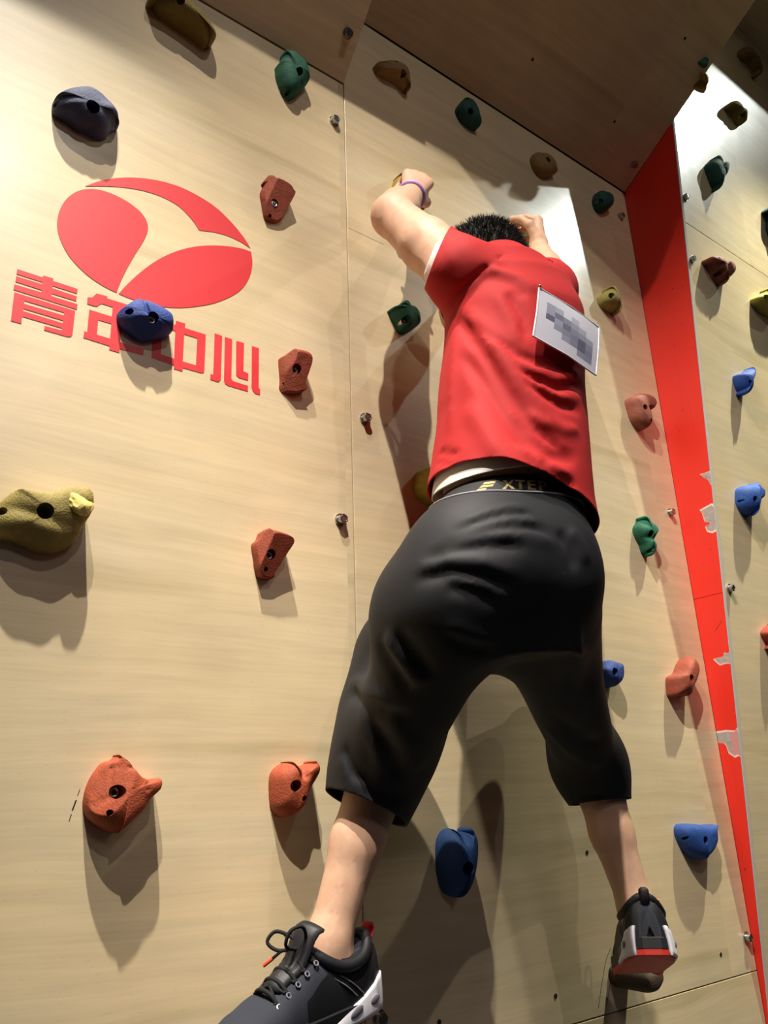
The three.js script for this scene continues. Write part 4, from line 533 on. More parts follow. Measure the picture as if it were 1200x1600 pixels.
const SHIRT_FOLDS = [[0.0045,-0.004,0.949,2.399,0.443,0.877,2.332,0.433,0.858,2.302,0.392,0.867,2.292,0.35],[0.01,-0.009,0.865,2.29,0.361,0.853,2.164,0.438,0.863,2.071,0.474,0.89,1.996,0.504,0.94,1.961,0.518,0.997,1.964,0.513],[0.014,0.008,0.864,2.286,0.382,0.868,2.16,0.462,0.889,2.08,0.49,0.927,2.018,0.51,0.987,2.008,0.511],[0.011,-0.008,0.847,2.179,0.398,0.847,2.071,0.457,0.858,1.997,0.489,0.88,1.932,0.512,0.905,1.886,0.522],[0.016,0.007,0.828,2.064,0.42,0.829,1.955,0.477,0.853,1.891,0.507,0.875,1.859,0.522],[0.009,-0.007,0.862,2.259,0.389,0.867,2.176,0.456,0.89,2.142,0.483,0.928,2.128,0.499,0.984,2.134,0.504,1.065,2.172,0.487],[0.008,0.006,0.883,2.128,0.481,0.916,2.109,0.498,0.963,2.106,0.505,1.059,2.148,0.489],[0.008,-0.007,0.876,2.115,0.479,0.908,2.096,0.496,0.954,2.085,0.506,1.053,2.126,0.491],[0.008,0.006,0.87,2.102,0.476,0.914,2.08,0.5,0.959,2.069,0.507,1.042,2.094,0.495],[0.008,-0.007,0.877,2.09,0.482,0.914,2.069,0.501,0.955,2.053,0.508,1.025,2.06,0.501],[0.009,0.006,0.879,2.029,0.494,0.912,2.008,0.509,0.952,2.003,0.513,1.006,2.02,0.508],[0.01,-0.008,0.86,2.022,0.483,0.877,1.979,0.503,0.909,1.948,0.517,0.978,1.951,0.517],[0.01,0.007,0.855,1.965,0.495,0.891,1.925,0.516,0.959,1.916,0.521],[0.009,-0.006,0.883,1.938,0.512,0.914,1.913,0.521,0.964,1.902,0.521],[0.006,-0.005,0.811,1.988,0.361,0.803,1.971,0.395,0.801,1.956,0.423],[0.005,-0.004,0.807,1.97,0.358,0.799,1.956,0.389,0.796,1.942,0.412],[0.012,-0.0015,0.834,2.401,0.407,0.84,2.351,0.419,0.847,2.315,0.397],[0.01,-0.0015,0.823,2.397,0.39,0.828,2.342,0.398,0.841,2.317,0.384],[0.011,-0.006,0.871,2.33,0.43,0.914,2.298,0.471,0.933,2.26,0.488],[0.011,0.006,0.886,2.344,0.44,0.932,2.32,0.472,0.962,2.283,0.495],[0.009,-0.005,0.903,2.283,0.468,0.918,2.223,0.485,0.916,2.167,0.492],[0.01,0.004,0.887,2.283,0.452,0.898,2.207,0.476,0.898,2.152,0.486],[0.007,-0.005,0.985,2.277,0.498,1.017,2.272,0.499,1.036,2.246,0.498],[0.0045,0.0025,0.801,1.947,0.358,0.794,1.903,0.443,0.824,1.872,0.493,0.871,1.847,0.524,0.946,1.828,0.534],[0.012,0.004,0.861,2.249,0.376,0.832,2.112,0.385,0.81,1.996,0.389]];
const SHORTS_FOLDS = [[0.0081,0.005,0.724,1.804,0.476,0.757,1.822,0.503,0.811,1.841,0.516,0.861,1.849,0.515],[0.0081,-0.006,0.719,1.793,0.474,0.754,1.812,0.505,0.804,1.83,0.521,0.859,1.837,0.521],[0.0081,0.005,0.715,1.783,0.471,0.748,1.802,0.504,0.798,1.816,0.525,0.867,1.826,0.525],[0.0095,-0.006,0.706,1.772,0.459,0.737,1.791,0.498,0.794,1.804,0.528,0.89,1.81,0.527],[0.0108,0.006,0.7,1.764,0.449,0.734,1.782,0.497,0.79,1.792,0.53,0.896,1.792,0.529],[0.0108,-0.007,0.694,1.756,0.433,0.715,1.769,0.476,0.754,1.776,0.514,0.82,1.775,0.536],[0.0121,0.007,0.69,1.747,0.42,0.714,1.754,0.476,0.751,1.746,0.511,0.808,1.73,0.529],[0.0108,-0.007,0.688,1.735,0.421,0.713,1.741,0.476,0.749,1.731,0.507,0.801,1.711,0.521],[0.0095,0.005,0.708,1.733,0.468,0.746,1.72,0.503,0.794,1.702,0.515],[0.0095,-0.005,0.707,1.723,0.468,0.743,1.709,0.498,0.781,1.694,0.508],[0.0135,0.009,0.688,1.676,0.357,0.704,1.633,0.376,0.739,1.593,0.382],[0.0121,-0.009,0.693,1.669,0.331,0.705,1.625,0.355,0.735,1.584,0.363],[0.0121,-0.007,0.688,1.678,0.385,0.708,1.637,0.4,0.743,1.603,0.402],[0.0121,0.007,0.771,1.64,0.144,0.717,1.586,0.307,0.752,1.573,0.366],[0.0108,-0.008,0.761,1.621,0.154,0.72,1.573,0.293,0.75,1.56,0.346],[0.0108,-0.007,0.728,1.532,0.185,0.733,1.487,0.207,0.759,1.467,0.236],[0.0108,0.006,0.728,1.517,0.176,0.731,1.474,0.196,0.752,1.454,0.222],[0.0135,0.007,0.722,1.573,0.312,0.769,1.52,0.304,0.816,1.48,0.266],[0.0121,-0.008,0.72,1.571,0.273,0.754,1.512,0.279,0.788,1.467,0.253],[0.0108,0.006,0.726,1.577,0.235,0.739,1.518,0.26,0.761,1.477,0.245],[0.0108,0.005,0.713,1.67,0.456,0.763,1.65,0.477,0.803,1.65,0.487],[0.0108,-0.005,0.717,1.658,0.45,0.76,1.639,0.466,0.789,1.637,0.474],[0.0108,0.006,0.92,1.827,0.525,0.941,1.802,0.529,0.95,1.767,0.529],[0.0108,-0.006,0.893,1.819,0.526,0.913,1.792,0.529,0.922,1.754,0.528],[0.0108,0.006,0.939,1.696,0.509,0.96,1.644,0.487,1.069,1.604,0.385],[0.0108,-0.006,0.918,1.694,0.51,0.981,1.641,0.453,1.063,1.595,0.371],[0.0121,0.006,1.101,1.562,0.275,1.193,1.508,0.261,1.289,1.485,0.255],[0.0121,-0.006,1.067,1.579,0.323,1.167,1.533,0.302,1.239,1.524,0.293],[0.0095,0.005,0.727,1.469,0.176,0.755,1.445,0.222,0.815,1.432,0.232],[0.0081,-0.004,0.728,1.477,0.183,0.754,1.454,0.224,0.804,1.441,0.238],[0.0081,-0.004,1.275,1.442,0.174,1.294,1.435,0.213,1.354,1.44,0.239]];
const shirtTrunk = trunk([[1.72, 0.905, 0.405, 0.180, 0.15, 0.06], [1.90, 0.935, 0.397, 0.150, 0.125, 0.1], [2.10, 0.972, 0.39, 0.144, 0.115, 0.15], [2.30, 1.010, 0.385, 0.146, 0.113, 0.20], [2.38, 1.018, 0.372, 0.136, 0.10, 0.22], [2.43, 1.015, 0.365, 0.10, 0.075, 0.22]]);
const sleeveL = cone(J.shL, along(J.shL, J.elL, 1.0), 0.060, 0.056), sleeveR = cone(J.shR, along(J.shR, J.elR, 1.0), 0.060, 0.058);
const shirtCore = blend([shirtTrunk, sleeveL, sleeveR, cone(J.shL, J.shR, 0.06, 0.06), cone(shift(J.neck, 0, -0.01, 0), shift(J.neck, 0.012, 0.05, -0.02), 0.075, 0.062)], 0.035);
const shirtFold = folds(SHIRT_FOLDS, 1.25);
const shirtD = (x, y, z) => { const d = shirtCore(x, y, z); return Math.abs(d) > 0.04 ? d : d - shirtFold(x, y, z) - 0.0015 * fbm(x * 11, y * 14, z * 14, 2); };
const cutPlane = (p, n) => { const l = Math.hypot(...n), [nx, ny, nz] = n.map((v) => v / l); return (x, y, z) => (x - p[0]) * nx + (y - p[1]) * ny + (z - p[2]) * nz; };
const dirOf = (a, b) => [b[0] - a[0], b[1] - a[1], b[2] - a[2]];
const SL_L = cutPlane(along(J.shL, J.elL, 0.27), [-0.86, 0.42, -0.48]), SL_R = cutPlane(along(J.shR, J.elR, 0.50), dirOf(J.shR, J.elR));
const axL = cone(J.shL, J.elL, 0.10, 0.12), axR = cone(J.shR, J.elR, 0.10, 0.12), nearL = (x, y, z) => axL(x, y, z) < 0, nearR = (x, y, z) => axR(x, y, z) < 0;
const sleeves = (dl, dr) => (x, y, z) => Math.max(nearL(x, y, z) ? SL_L(x, y, z) - dl : -1, nearR(x, y, z) ? SL_R(x, y, z) - dr : -1);
const NECK_CUT = cutPlane(shift(J.neck, 0.006, 0.028, -0.012), [0.2, 0.85, -0.45]);
const HEM = cutPlane([0.95, 1.898, 0.39], [-0.30, -1, 0.0]);
const shirtShape = (d, hem, dl, dr) => clipMesh(clipMesh(clipMesh(d, hem), sleeves(dl, dr)), (x, y, z) => (Math.hypot(x - J.neck[0], y - J.neck[1] - 0.03, z - J.neck[2]) < 0.12 ? NECK_CUT(x, y, z) : -1));
const shirtMesh = relax(shirtShape(surfaceNets(shirtD, [0.74, 1.78, 0.12], [1.40, 2.70, 0.60], 0.0047), HEM, 0, 0), 2, 0.4);
const shirt = mesh('t_shirt', toGeo(solidify(shirtMesh, 0.0022)), RED, person); shirt.userData.label = 'red short-sleeved T-shirt';
const underD = (x, y, z) => shirtCore(x, y, z) + 0.008;
const UHEM = cutPlane([0.80, 1.915, 0.39], [0.16, -1, 0.0]);
const under = mesh('undershirt', toGeo(solidify(shirtShape(surfaceNets(underD, [0.74, 1.78, 0.12], [1.40, 2.70, 0.60], 0.007), UHEM, 0.011, -0.01), 0.002)), WHITE, person); under.userData.label = 'white undershirt showing at hem and sleeve';

// shorts
const shortsTrunk = trunk([[1.64, 0.905, 0.385, 0.125, 0.11, 0.06], [1.74, 0.900, 0.402, 0.138, 0.122, 0.06], [1.82, 0.910, 0.405, 0.136, 0.114, 0.06], [1.90, 0.932, 0.398, 0.132, 0.104, 0.06], [2.02, 0.950, 0.39, 0.130, 0.104, 0.06]]);
const shortsCore = blend([shortsTrunk, chain([J.hipL, J.knL, along(J.knL, J.anL, 0.25), along(J.knL, J.anL, 0.75)], [0.112, 0.086, 0.080, 0.058], 0.06), cone([0.775, 1.70, 0.40], along(J.knL, J.anL, 0.45), 0.085, 0.066), chain([J.hipR, J.knR, along(J.knR, J.anR, 0.35), along(J.knR, J.anR, 0.8)], [0.102, 0.068, 0.064, 0.048], 0.05), cone([1.02, 1.70, 0.37], along(J.knR, J.anR, 0.4), 0.082, 0.056), ball([0.828, 1.785, 0.43], 0.084), ball([0.785, 1.712, 0.345], 0.086), ball([0.945, 1.79, 0.425], 0.088)], 0.05);
const shortsFold = folds(SHORTS_FOLDS, 0.9);
const shortsD = (x, y, z) => { const d = shortsCore(x, y, z); return Math.abs(d) > 0.04 ? d : d - shortsFold(x, y, z) - 0.002 * fbm(x * 9, y * 12, z * 12, 2); };
const WAIST = cutPlane([0.932, 1.892, 0.398], [-0.10, 1, 0.0]);
const LEG_L = cutPlane(along(J.knL, J.anL, 0.565), [-0.48, -1, -0.12]), LEG_R = cutPlane(along(J.knR, J.anR, 0.54), [0.0, -1, 0.1]);
const shortsMesh = clipMesh(clipMesh(surfaceNets(shortsD, [0.56, 1.30, 0.02], [1.50, 2.00, 0.60], 0.0052), WAIST), (x, y, z) => (y < 1.66 ? (x < 1.0 ? LEG_L(x, y, z) : LEG_R(x, y, z)) : -1));
const shorts = mesh('shorts', toGeo(solidify(relax(shortsMesh, 2, 0.4), 0.0025)), BLACK, person); shorts.userData.label = 'black knee-length sports shorts';
// rings around the waist, found on the field itself
function ringAt(sdf, c, slope, n, r0 = 0.03, r1 = 0.26) { const out = []; for (let i = 0; i < n; i++) { const a = (i / n) * Math.PI * 2; let lo = r0, hi = r1; for (let k = 0; k < 30; k++) { const m = (lo + hi) / 2, x = c[0] + Math.cos(a) * m, z = c[2] + Math.sin(a) * m; if (sdf(x, c[1] + slope * (x - c[0]), z) < 0) lo = m; else hi = m; } const x = c[0] + Math.cos(a) * lo; out.push(V3(x, c[1] + slope * (x - c[0]), c[2] + Math.sin(a) * lo)); } return out; }
mesh('piping', tube(ringAt(shortsD, [0.932, 1.890, 0.398], 0.10, 60), 0.0022, 160, 6, true), std('#8f8d93', 0.6), shorts);
{ // the elastic band of the underwear with its gold lettering
  const n = 96, lowR = ringAt((x, y, z) => shortsCore(x, y, z) + 0.006, [0.932, 1.884, 0.398], 0.10, n), hiR = ringAt((x, y, z) => shortsCore(x, y, z) + 0.007, [0.936, 1.926, 0.397], 0.10, n), pos = [], idx = [], uv = []; let s = 0;
  for (let i = 0; i <= n; i++) { const a = lowR[i % n], b = hiR[i % n]; if (i) s += a.distanceTo(lowR[i - 1]); pos.push(a.x, a.y, a.z, b.x, b.y, b.z); uv.push(0.38 - s / 0.25, 0, 0.38 - s / 0.25, 1); if (i < n) idx.push(2 * i, 2 * i + 1, 2 * i + 2, 2 * i + 1, 2 * i + 3, 2 * i + 2); }
  const tex = canvasTex(640, 128, (c, w, h) => { c.fillStyle = '#15131a'; c.fillRect(0, 0, w, h); c.fillStyle = '#b9a468'; c.font = 'bold 74px sans-serif'; c.textBaseline = 'middle'; c.save(); c.scale(1.35, 1); c.fillText('XTEP', 110, h * 0.5); c.restore(); c.save(); c.transform(1, 0, -0.45, 1, 60, 0); c.fillRect(10, 38, 62, 14); c.fillRect(10, 58, 62, 14); c.fillRect(10, 78, 40, 14); c.clearRect(0, 0, 0, 0); c.restore(); c.fillStyle = '#4d4632'; c.fillRect(0, 0, w, 7); c.fillRect(0, h - 8, w, 8); });
  tex.wrapS = THREE.RepeatWrapping; const g = geoFrom(pos, idx, uv);
  const band = mesh('underwear_band', g, new THREE.MeshStandardMaterial({ map: tex, roughness: 0.75, side: THREE.DoubleSide }), person); band.userData.label = 'black elastic waistband with gold lettering';
}

// ---------------------------------------------------------------- shoes: x to the toe, y up, z to the wearer's right; the sole stands at y = 0
const KNIT = new THREE.MeshPhysicalMaterial({ color: new THREE.Color('#2b2f3a'), roughness: 0.85, bumpMap: clothBump, bumpScale: 0.0009, sheen: 0.3, sheenRoughness: 0.5 });
const SYNTH = std('#14151a', 0.55), LACE = std('#0d0d12', 0.8), ORANGE = std('#ef5a38', 0.5), WHITESOLE = std('#e4e2ec', 0.45), REDSOLE = std('#c62a1c', 0.6), GREY = std('#77757f', 0.6);
const lerpTable = (t, x) => { if (x <= t[0][0]) return t[0].slice(1); for (let i = 0; i + 1 < t.length; i++) if (x <= t[i + 1][0]) { let k = (x - t[i][0]) / (t[i + 1][0] - t[i][0]); k = k * k * (3 - 2 * k) * 0.5 + k * 0.5; return t[i].slice(1).map((v, j) => mix(v, t[i + 1][j + 1], k)); } return t[t.length - 1].slice(1); };
// x, inner half width, outer half width, top height
const LAST = [[-0.084, 0.014, 0.014, 0.074], [-0.076, 0.030, 0.030, 0.094], [-0.055, 0.039, 0.039, 0.096], [-0.02, 0.042, 0.042, 0.090], [0.02, 0.041, 0.042, 0.094], [0.05, 0.040, 0.043, 0.102], [0.085, 0.040, 0.045, 0.083], [0.12, 0.043, 0.047, 0.064], [0.155, 0.041, 0.043, 0.052], [0.185, 0.031, 0.032, 0.043], [0.200, 0.016, 0.016, 0.034], [0.204, 0.004, 0.004, 0.028]];
function shoe(frameMatrix, side, label, laces, tabHex) {
  const g = new THREE.Group(); g.name = 'shoe'; person.add(g); g.userData.label = label; frameMatrix.decompose(g.position, g.quaternion, g.scale);
  const width = (x, z) => { const [wi, wo] = lerpTable(LAST, x); return z * side > 0 ? wo : wi; };
  // upper
  { const pos = [], idx = [], uv = [], NX = 60, NA = 28, base = 0.022;
    for (let i = 0; i <= NX; i++) { const x = mix(-0.083, 0.204, i / NX), [, , top] = lerpTable(LAST, x); for (let j = 0; j <= NA; j++) { const a = mix(-0.12, Math.PI + 0.12, j / NA), c = Math.cos(a), s = Math.sin(a), z = Math.sign(c) * Math.pow(Math.abs(c), 0.75) * width(x, c), y = base + Math.sign(s) * Math.pow(Math.abs(s), 0.8) * (top - base); pos.push(x, y, z); uv.push(x, a * 0.04); } }
    for (let i = 0; i < NX; i++) for (let j = 0; j < NA; j++) { const a = i * (NA + 1) + j, b = a + NA + 1; idx.push(a, a + 1, b, a + 1, b + 1, b); }
    const c = pos.length / 3; pos.push(-0.0845, 0.05, 0); uv.push(0, 0); for (let j = 0; j < NA; j++) idx.push(c, j + 1, j);
    mesh('upper', geoFrom(pos, idx, uv), KNIT, g); }
  // heel counter and side overlay, a little proud of the knit
  for (const sd of [-1, 1]) { const pos = [], idx = [], NX = 30, NA = 8; for (let i = 0; i <= NX; i++) { const x = mix(-0.0815, 0.075, i / NX), [, , top] = lerpTable(LAST, x), hi = mix(1.15, 0.45, smooth(-0.02, 0.075, x)); for (let j = 0; j <= NA; j++) { const a = mix(-0.1, hi, j / NA), c = Math.cos(a), s = Math.sin(a); pos.push(x, 0.022 + Math.sign(s) * Math.pow(Math.abs(s), 0.8) * (top - 0.021), sd * (Math.pow(c, 0.75) * width(x, sd) + 0.0014)); } } for (let i = 0; i < NX; i++) for (let j = 0; j < NA; j++) { const a = i * (NA + 1) + j, b = a + NA + 1; if (sd > 0) idx.push(a, a + 1, b, a + 1, b + 1, b); else idx.push(a, b, a + 1, a + 1, b, b + 1); }
    const o = mesh('overlay', geoFrom(pos, idx), SYNTH, g); for (const k of [0, 1]) mesh('stripe', tube([[-0.03 + k * 0.013, 0.038, sd * (width(-0.03, sd) + 0.002)], [-0.01 + k * 0.013, 0.056, sd * (width(-0.01, sd) * 0.97 + 0.0015)], [0.012 + k * 0.013, 0.072, sd * (width(0.01, sd) * 0.78 + 0.002)]], 0.0011, 12, 5), GREY, o); }
  // padded collar, tongue, pull tab
  const col = []; for (let i = 0; i < 24; i++) { const a = (i / 24) * Math.PI * 2, c = Math.cos(a), s = Math.sin(a); col.push(V3(-0.012 + c * 0.058, 0.086 + 0.020 * Math.max(0, c) ** 2 + 0.014 * Math.max(0, -c) ** 3 - 0.008 * (1 - c * c), s * 0.036)); }
  mesh('collar', tube(col, 0.0085, 72, 10, true), SYNTH, g);
  { const t = new THREE.Group(); const pos = [], idx = [], n = 10; for (let i = 0; i <= n; i++) for (let j = 0; j <= 6; j++) { const x = mix(0.11, 0.036, i / n), [, , top] = lerpTable(LAST, x), u = mix(-1, 1, j / 6), y = top + 0.003 + 0.034 * smooth(0.5, 1, i / n) - 0.006 * u * u; pos.push(x - 0.006 * u * u, y, u * mix(0.015, 0.023, i / n)); } for (let i = 0; i < n; i++) for (let j = 0; j < 6; j++) { const a = i * 7 + j, b = a + 7; idx.push(a, b, a + 1, a + 1, b, b + 1); }
    mesh('tongue', toGeo(solidify({ pos, idx }, -0.006)), SYNTH, g); }
  { const tab = mesh('pull_tab', tube([[-0.078, 0.085, 0], [-0.088, 0.097, 0], [-0.089, 0.108, 0], [-0.08, 0.110, 0], [-0.073, 0.100, 0]], 0.0042, 16, 6), std(tabHex, 0.7), g); tab.scale.z = 2.0; }
  // sole: dark midsole in front, white sculpted heel clip, red outsole
  const outline = (grow, x0, x1, n = 40) => { const a = [], b = []; for (let i = 0; i <= n; i++) { const x = mix(x0, x1, i / n); a.push([x, width(x, 1) + grow]); b.push([x, -width(x, -1) - grow]); } return [...a, ...b.reverse()]; };
  const plate = (grow, x0, x1, y0, y1, bev) => { const e = extrudeXY(outline(grow, x0, x1), y1 - y0, [], bev); e.rotateX(Math.PI / 2); e.translate(0, y1, 0); const p = e.attributes.position; for (let i = 0; i < p.count; i++) { const x = p.getX(i); p.setY(i, p.getY(i) + 0.016 * smooth(0.12, 0.21, x) ** 2 + 0.004 * smooth(-0.03, -0.085, x)); } e.computeVertexNormals(); return e; };
  mesh('midsole', plate(0.002, -0.084, 0.203, 0.010, 0.027, 0.0015), SYNTH, g);
  mesh('outsole', plate(0.001, -0.084, 0.203, 0.000, 0.0085, 0.001), REDSOLE, g);
  for (const sd of [-1, 1]) { // heel clip half: a wavy white wall around the heel with two windows
    const pos = [], idx = [], n = 36, m = 6; for (let i = 0; i <= n; i++) { const t = 0.86 * i / n, x = t < 0.75 ? mix(0.03, -0.07, t / 0.75) : -0.07 - 0.021 * Math.sin((t - 0.75) / 0.25 * Math.PI / 2), w = t < 0.75 ? width(Math.min(x, 0.03), sd) + 0.0065 : (width(-0.07, sd) + 0.0065) * Math.cos((t - 0.75) / 0.25 * Math.PI / 2 * 0.93), topY = mix(0.014, 0.047, smooth(0, 0.7, t)) + 0.004 * Math.sin(t * 9); for (let j = 0; j <= m; j++) { const v = j / m; pos.push(x, mix(0.004, topY, v), sd * (w - 0.004 * v * v)); } }
    for (let i = 0; i < n; i++) for (let j = 0; j < m; j++) { const a = i * (m + 1) + j, b = a + m + 1; if (sd > 0) idx.push(a, a + 1, b, a + 1, b + 1, b); else idx.push(a, b, a + 1, a + 1, b, b + 1); }
    const clip = mesh('heel_clip', toGeo(solidify({ pos, idx }, 0.005)), WHITESOLE, g); clip.userData.label = 'white heel clip';
    for (const [wx, wy, rx] of [[-0.012, 0.020, 0.013], [-0.052, 0.024, 0.010]]) { const e = new THREE.SphereGeometry(1, 16, 10); e.scale(rx, 0.0062, 0.0022); e.rotateZ(-0.3); const w = mesh('clip_window', e, GREY, clip); w.position.set(wx, wy, sd * (width(wx, sd) + 0.0058)); }
  }
  // laces
  const lace = (pts, r, mat = LACE, n = 20) => { const m = mesh('lace', tube(pts, r, n, 6), mat, g); return m; };
  for (let k = 0; k < 5; k++) { const x = 0.052 + k * 0.0165, [, , top] = lerpTable(LAST, x), h = top + 0.006; lace([[x - 0.003, h - 0.013, -0.026], [x, h - 0.001, -0.014], [x + 0.001, h + 0.002, 0], [x, h - 0.001, 0.014], [x - 0.003, h - 0.013, 0.026]], 0.0031); if (k < 4) for (const s of [-1, 1]) { const x2 = x + 0.0165, h2 = lerpTable(LAST, x2)[2] + 0.006; lace([[x, h - 0.010, s * 0.023], [(x + x2) / 2, (h + h2) / 2 + 0.0005, 0], [x2, h2 - 0.010, -s * 0.023]], 0.0026, LACE, 10); } for (const s of [-1, 1]) { const e = mesh('eyelet', new THREE.TorusGeometry(0.0034, 0.0012, 6, 14), k === 4 ? WHITESOLE : GREY, g); e.position.set(x - 0.003, h - 0.0125, s * 0.0275); e.rotation.x = Math.PI / 2 + s * 0.9; } }
  if (laces) { // a bow with two loops and two tipped ends
    const k = [0.052, 0.112, 0]; mesh('knot', new THREE.SphereGeometry(0.0062, 12, 8), LACE, g).position.set(...k);
    lace([k, [0.060, 0.124, 0.020], [0.072, 0.128, 0.036], [0.082, 0.116, 0.040], [0.074, 0.106, 0.026], k], 0.0026, LACE, 40);
    lace([k, [0.055, 0.128, -0.012], [0.066, 0.144, -0.016], [0.086, 0.142, -0.014], [0.090, 0.124, -0.010], [0.070, 0.113, -0.004], k], 0.0026, LACE, 40);
    for (const e of [[[0.050, 0.120, 0.008], [0.044, 0.125, 0.022], [0.043, 0.120, 0.034]], [[0.060, 0.108, 0.008], [0.070, 0.106, 0.020], [0.080, 0.096, 0.030]]]) { lace([k, ...e], 0.0022, LACE, 16); const a = V3(...e[1]), b = V3(...e[2]), d = b.clone().sub(a).normalize(); const tip = mesh('lace_tip', tube([b, b.clone().addScaledVector(d, 0.008), b.clone().addScaledVector(d, 0.016)], 0.0027, 6, 8), ORANGE, g); tip.userData.label = 'orange lace tip'; }
  }
  return g;
}
shoe(FOOT_L, 1, 'dark grey running shoe with tied laces', true, '#c22a2c');
shoe(FOOT_R, -1, 'black running shoe with red sole seen from the heel', true, '#1a1214');
// small footholds that carry the shoes
function foothold(at, r, h, hex, label) { const t = thing('foothold', label, 'climbing hold', 'climbing holds bolted to the boards'); t.position.set(...at); const pts = []; for (let i = 0; i < 14; i++) { const a = i / 14 * Math.PI * 2, k = 1 + 0.14 * Math.sin(a * 2 + 1) + 0.08 * Math.sin(3 * a); pts.push([Math.cos(a) * r * k * 1.25, Math.sin(a) * r * k, h * 0.5]); } mesh('body', holdGeometry({ p: pts, h, o: at }, { n: 3.2 }), holdMat(hex), t); return t; }

// ---------------------------------------------------------------- small things worn by the climber
{ // the name sheet in a clear sleeve on his back: the lettering on it is an unreadable grey smear
  const TL = V3(0.9415, 2.2783, 0.507), TR = V3(1.087, 2.245, 0.5155), BL = V3(0.9055, 2.1657, 0.512), x = TR.clone().sub(TL), y = BL.clone().sub(TL).negate(), n = x.clone().cross(y).normalize(), W = x.length(), H = y.length();
  const tag = new THREE.Group(); tag.name = 'name_sheet'; tag.userData.label = 'white name sheet in a plastic sleeve on the back of the T-shirt'; person.add(tag);
  const tex = canvasTex(360, 260, (c, w, h) => {
    c.fillStyle = '#c9c8d6'; c.fillRect(0, 0, w, h); const cells = [[0, 1, '#8f90a4'], [1, 1, '#9a9bb0'], [0, 2, '#8d8ea3'], [1, 2, '#62637b'], [2, 2, '#77788f'], [3, 2, '#8b8ca2'], [0, 3, '#58506a'], [1, 3, '#8f90a6'], [2, 3, '#5d5c74'], [3, 3, '#7a7b92'], [4, 3, '#8788a0'], [1, 4, '#8586a0'], [2, 4, '#7c7a92'], [3, 4, '#73738c'], [4, 4, '#54506a'], [5, 4, '#7d7e96'], [2, 5, '#8c8da4'], [3, 5, '#7b7c94'], [4, 5, '#5b5870'], [5, 5, '#76778f'], [4, 6, '#85869c'], [5, 6, '#80819a'], [3, 1, '#a5a6b8'], [4, 2, '#9c9db0'], [5, 3, '#9293a8']];
    for (const [i, j, f] of cells) { c.fillStyle = f; c.fillRect(48 + i * 46, 22 + j * 30, 46, 30); }
  });
  // parallelogram sheet, slightly bowed
  const N = 12, pos = [], uv = [], idx = []; for (let j = 0; j <= N; j++) for (let i = 0; i <= N; i++) { const u = i / N, v = j / N, p = BL.clone().addScaledVector(x, u).addScaledVector(y, v).addScaledVector(n, 0.004 * Math.sin(u * 3.1) + 0.002 * Math.sin(v * 3)); pos.push(p.x, p.y, p.z); uv.push(u, v); if (i < N && j < N) { const a = j * (N + 1) + i; idx.push(a, a + 1, a + N + 2, a, a + N + 2, a + N + 1); } }
  mesh('paper', geoFrom(pos, idx, uv), new THREE.MeshPhysicalMaterial({ map: tex, roughness: 0.45, clearcoat: 0.5, clearcoatRoughness: 0.2, side: THREE.DoubleSide }), tag);
  const rim = []; for (const [u, v] of [[0, 0], [0.5, 0], [1, 0], [1, 0.5], [1, 1], [0.5, 1], [0, 1], [0, 0.5]]) rim.push(BL.clone().addScaledVector(x, u).addScaledVector(y, v).addScaledVector(n, 0.004 * Math.sin(u * 3.1) + 0.002 * Math.sin(v * 3)));
  const rims = []; for (let i = 0; i < 8; i++) rims.push(tube([rim[i], rim[i].clone().lerp(rim[(i + 1) % 8], 0.5), rim[(i + 1) % 8]], 0.0016, 4, 6));
  mesh('sleeve_edge', mergeGeometries(rims), std('#e2e2ea', 0.4), tag);
  mesh('pin', new THREE.SphereGeometry(0.003, 10, 8), M.steel, tag).position.copy(TL).addScaledVector(y, 0.03).addScaledVector(n, 0.002);
}
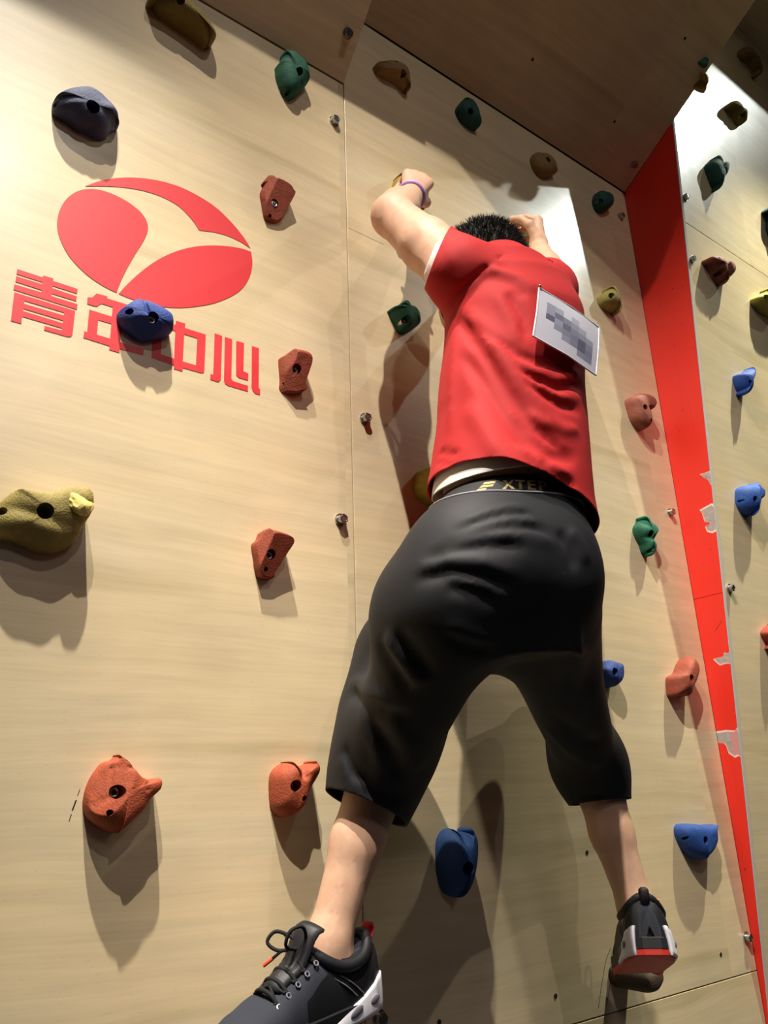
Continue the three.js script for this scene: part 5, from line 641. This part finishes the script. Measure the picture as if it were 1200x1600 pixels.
{ // lavender wristband
  const ax = V3(...J.wrL).sub(V3(...J.elL)).normalize(), c = V3(...J.wrL).addScaledVector(ax, -0.004), u = V3(0, 0, 1).cross(ax).normalize(), v = ax.clone().cross(u), pts = []; for (let i = 0; i < 20; i++) { const a = i / 20 * Math.PI * 2; pts.push(c.clone().addScaledVector(u, Math.cos(a) * 0.0305).addScaledVector(v, Math.sin(a) * 0.0300)); }
  const w = mesh('wristband', tube(pts, 0.0055, 60, 8, true), std('#c09ae2', 0.45), person); w.userData.label = 'lavender wristband';
}
{ // black lanyard hanging in front of the chest
  const l = mesh('lanyard', mergeGeometries([tube([[1.0, 2.452, 0.335], [0.966, 2.455, 0.255], [0.957, 2.438, 0.232], [0.968, 2.40, 0.226], [1.0, 2.33, 0.238]], 0.004, 30, 6), tube([[1.05, 2.455, 0.31], [1.06, 2.42, 0.25], [1.04, 2.37, 0.238], [1.0, 2.33, 0.238]], 0.004, 30, 6)]), std('#121214', 0.7), person);
  const k = mesh('lanyard_clip', tube([[0.962, 2.428, 0.229], [0.967, 2.412, 0.228], [0.973, 2.396, 0.227]], 0.0065, 10, 8), M.steel, l);
}
const fhR = foothold([1.565, 1.07, 0], 0.026, 0.10, '#4a3a2a', 'small brown foothold hidden under the toe of the right shoe');
const fhL = foothold([0.60, 1.085, 0], 0.04, 0.17, '#3a3f52', 'deep slate foothold below the left shoe at the bottom edge');

// pencil and boot scratches on the boards
{ const ink = std(lin(0.03, 0.025, 0.02), 0.9), mark = (pts, r) => { const g = tube(pts.map(([x, y]) => [x, y, 0.0002]), r, 20, 5); g.scale(1, 1, 0.4); mesh('scratch', g, ink, wallMain); };
  mark([[0.3827, 1.4754], [0.380, 1.466]], 0.0006); mark([[0.3786, 1.4603], [0.3744, 1.4463]], 0.0011); mark([[0.3735, 1.441], [0.3713, 1.4316]], 0.0007);
  mark([[1.5468, 1.1222], [1.5273, 1.1013], [1.5034, 1.0566], [1.4854, 1.0183]], 0.0008); mark([[1.5482, 1.1183], [1.5347, 1.064], [1.5129, 1.0198]], 0.0006); mark([[0.893, 2.7312], [0.95, 2.7306], [1.0008, 2.7308]], 0.0004); }

renderer.render(scene, camera);
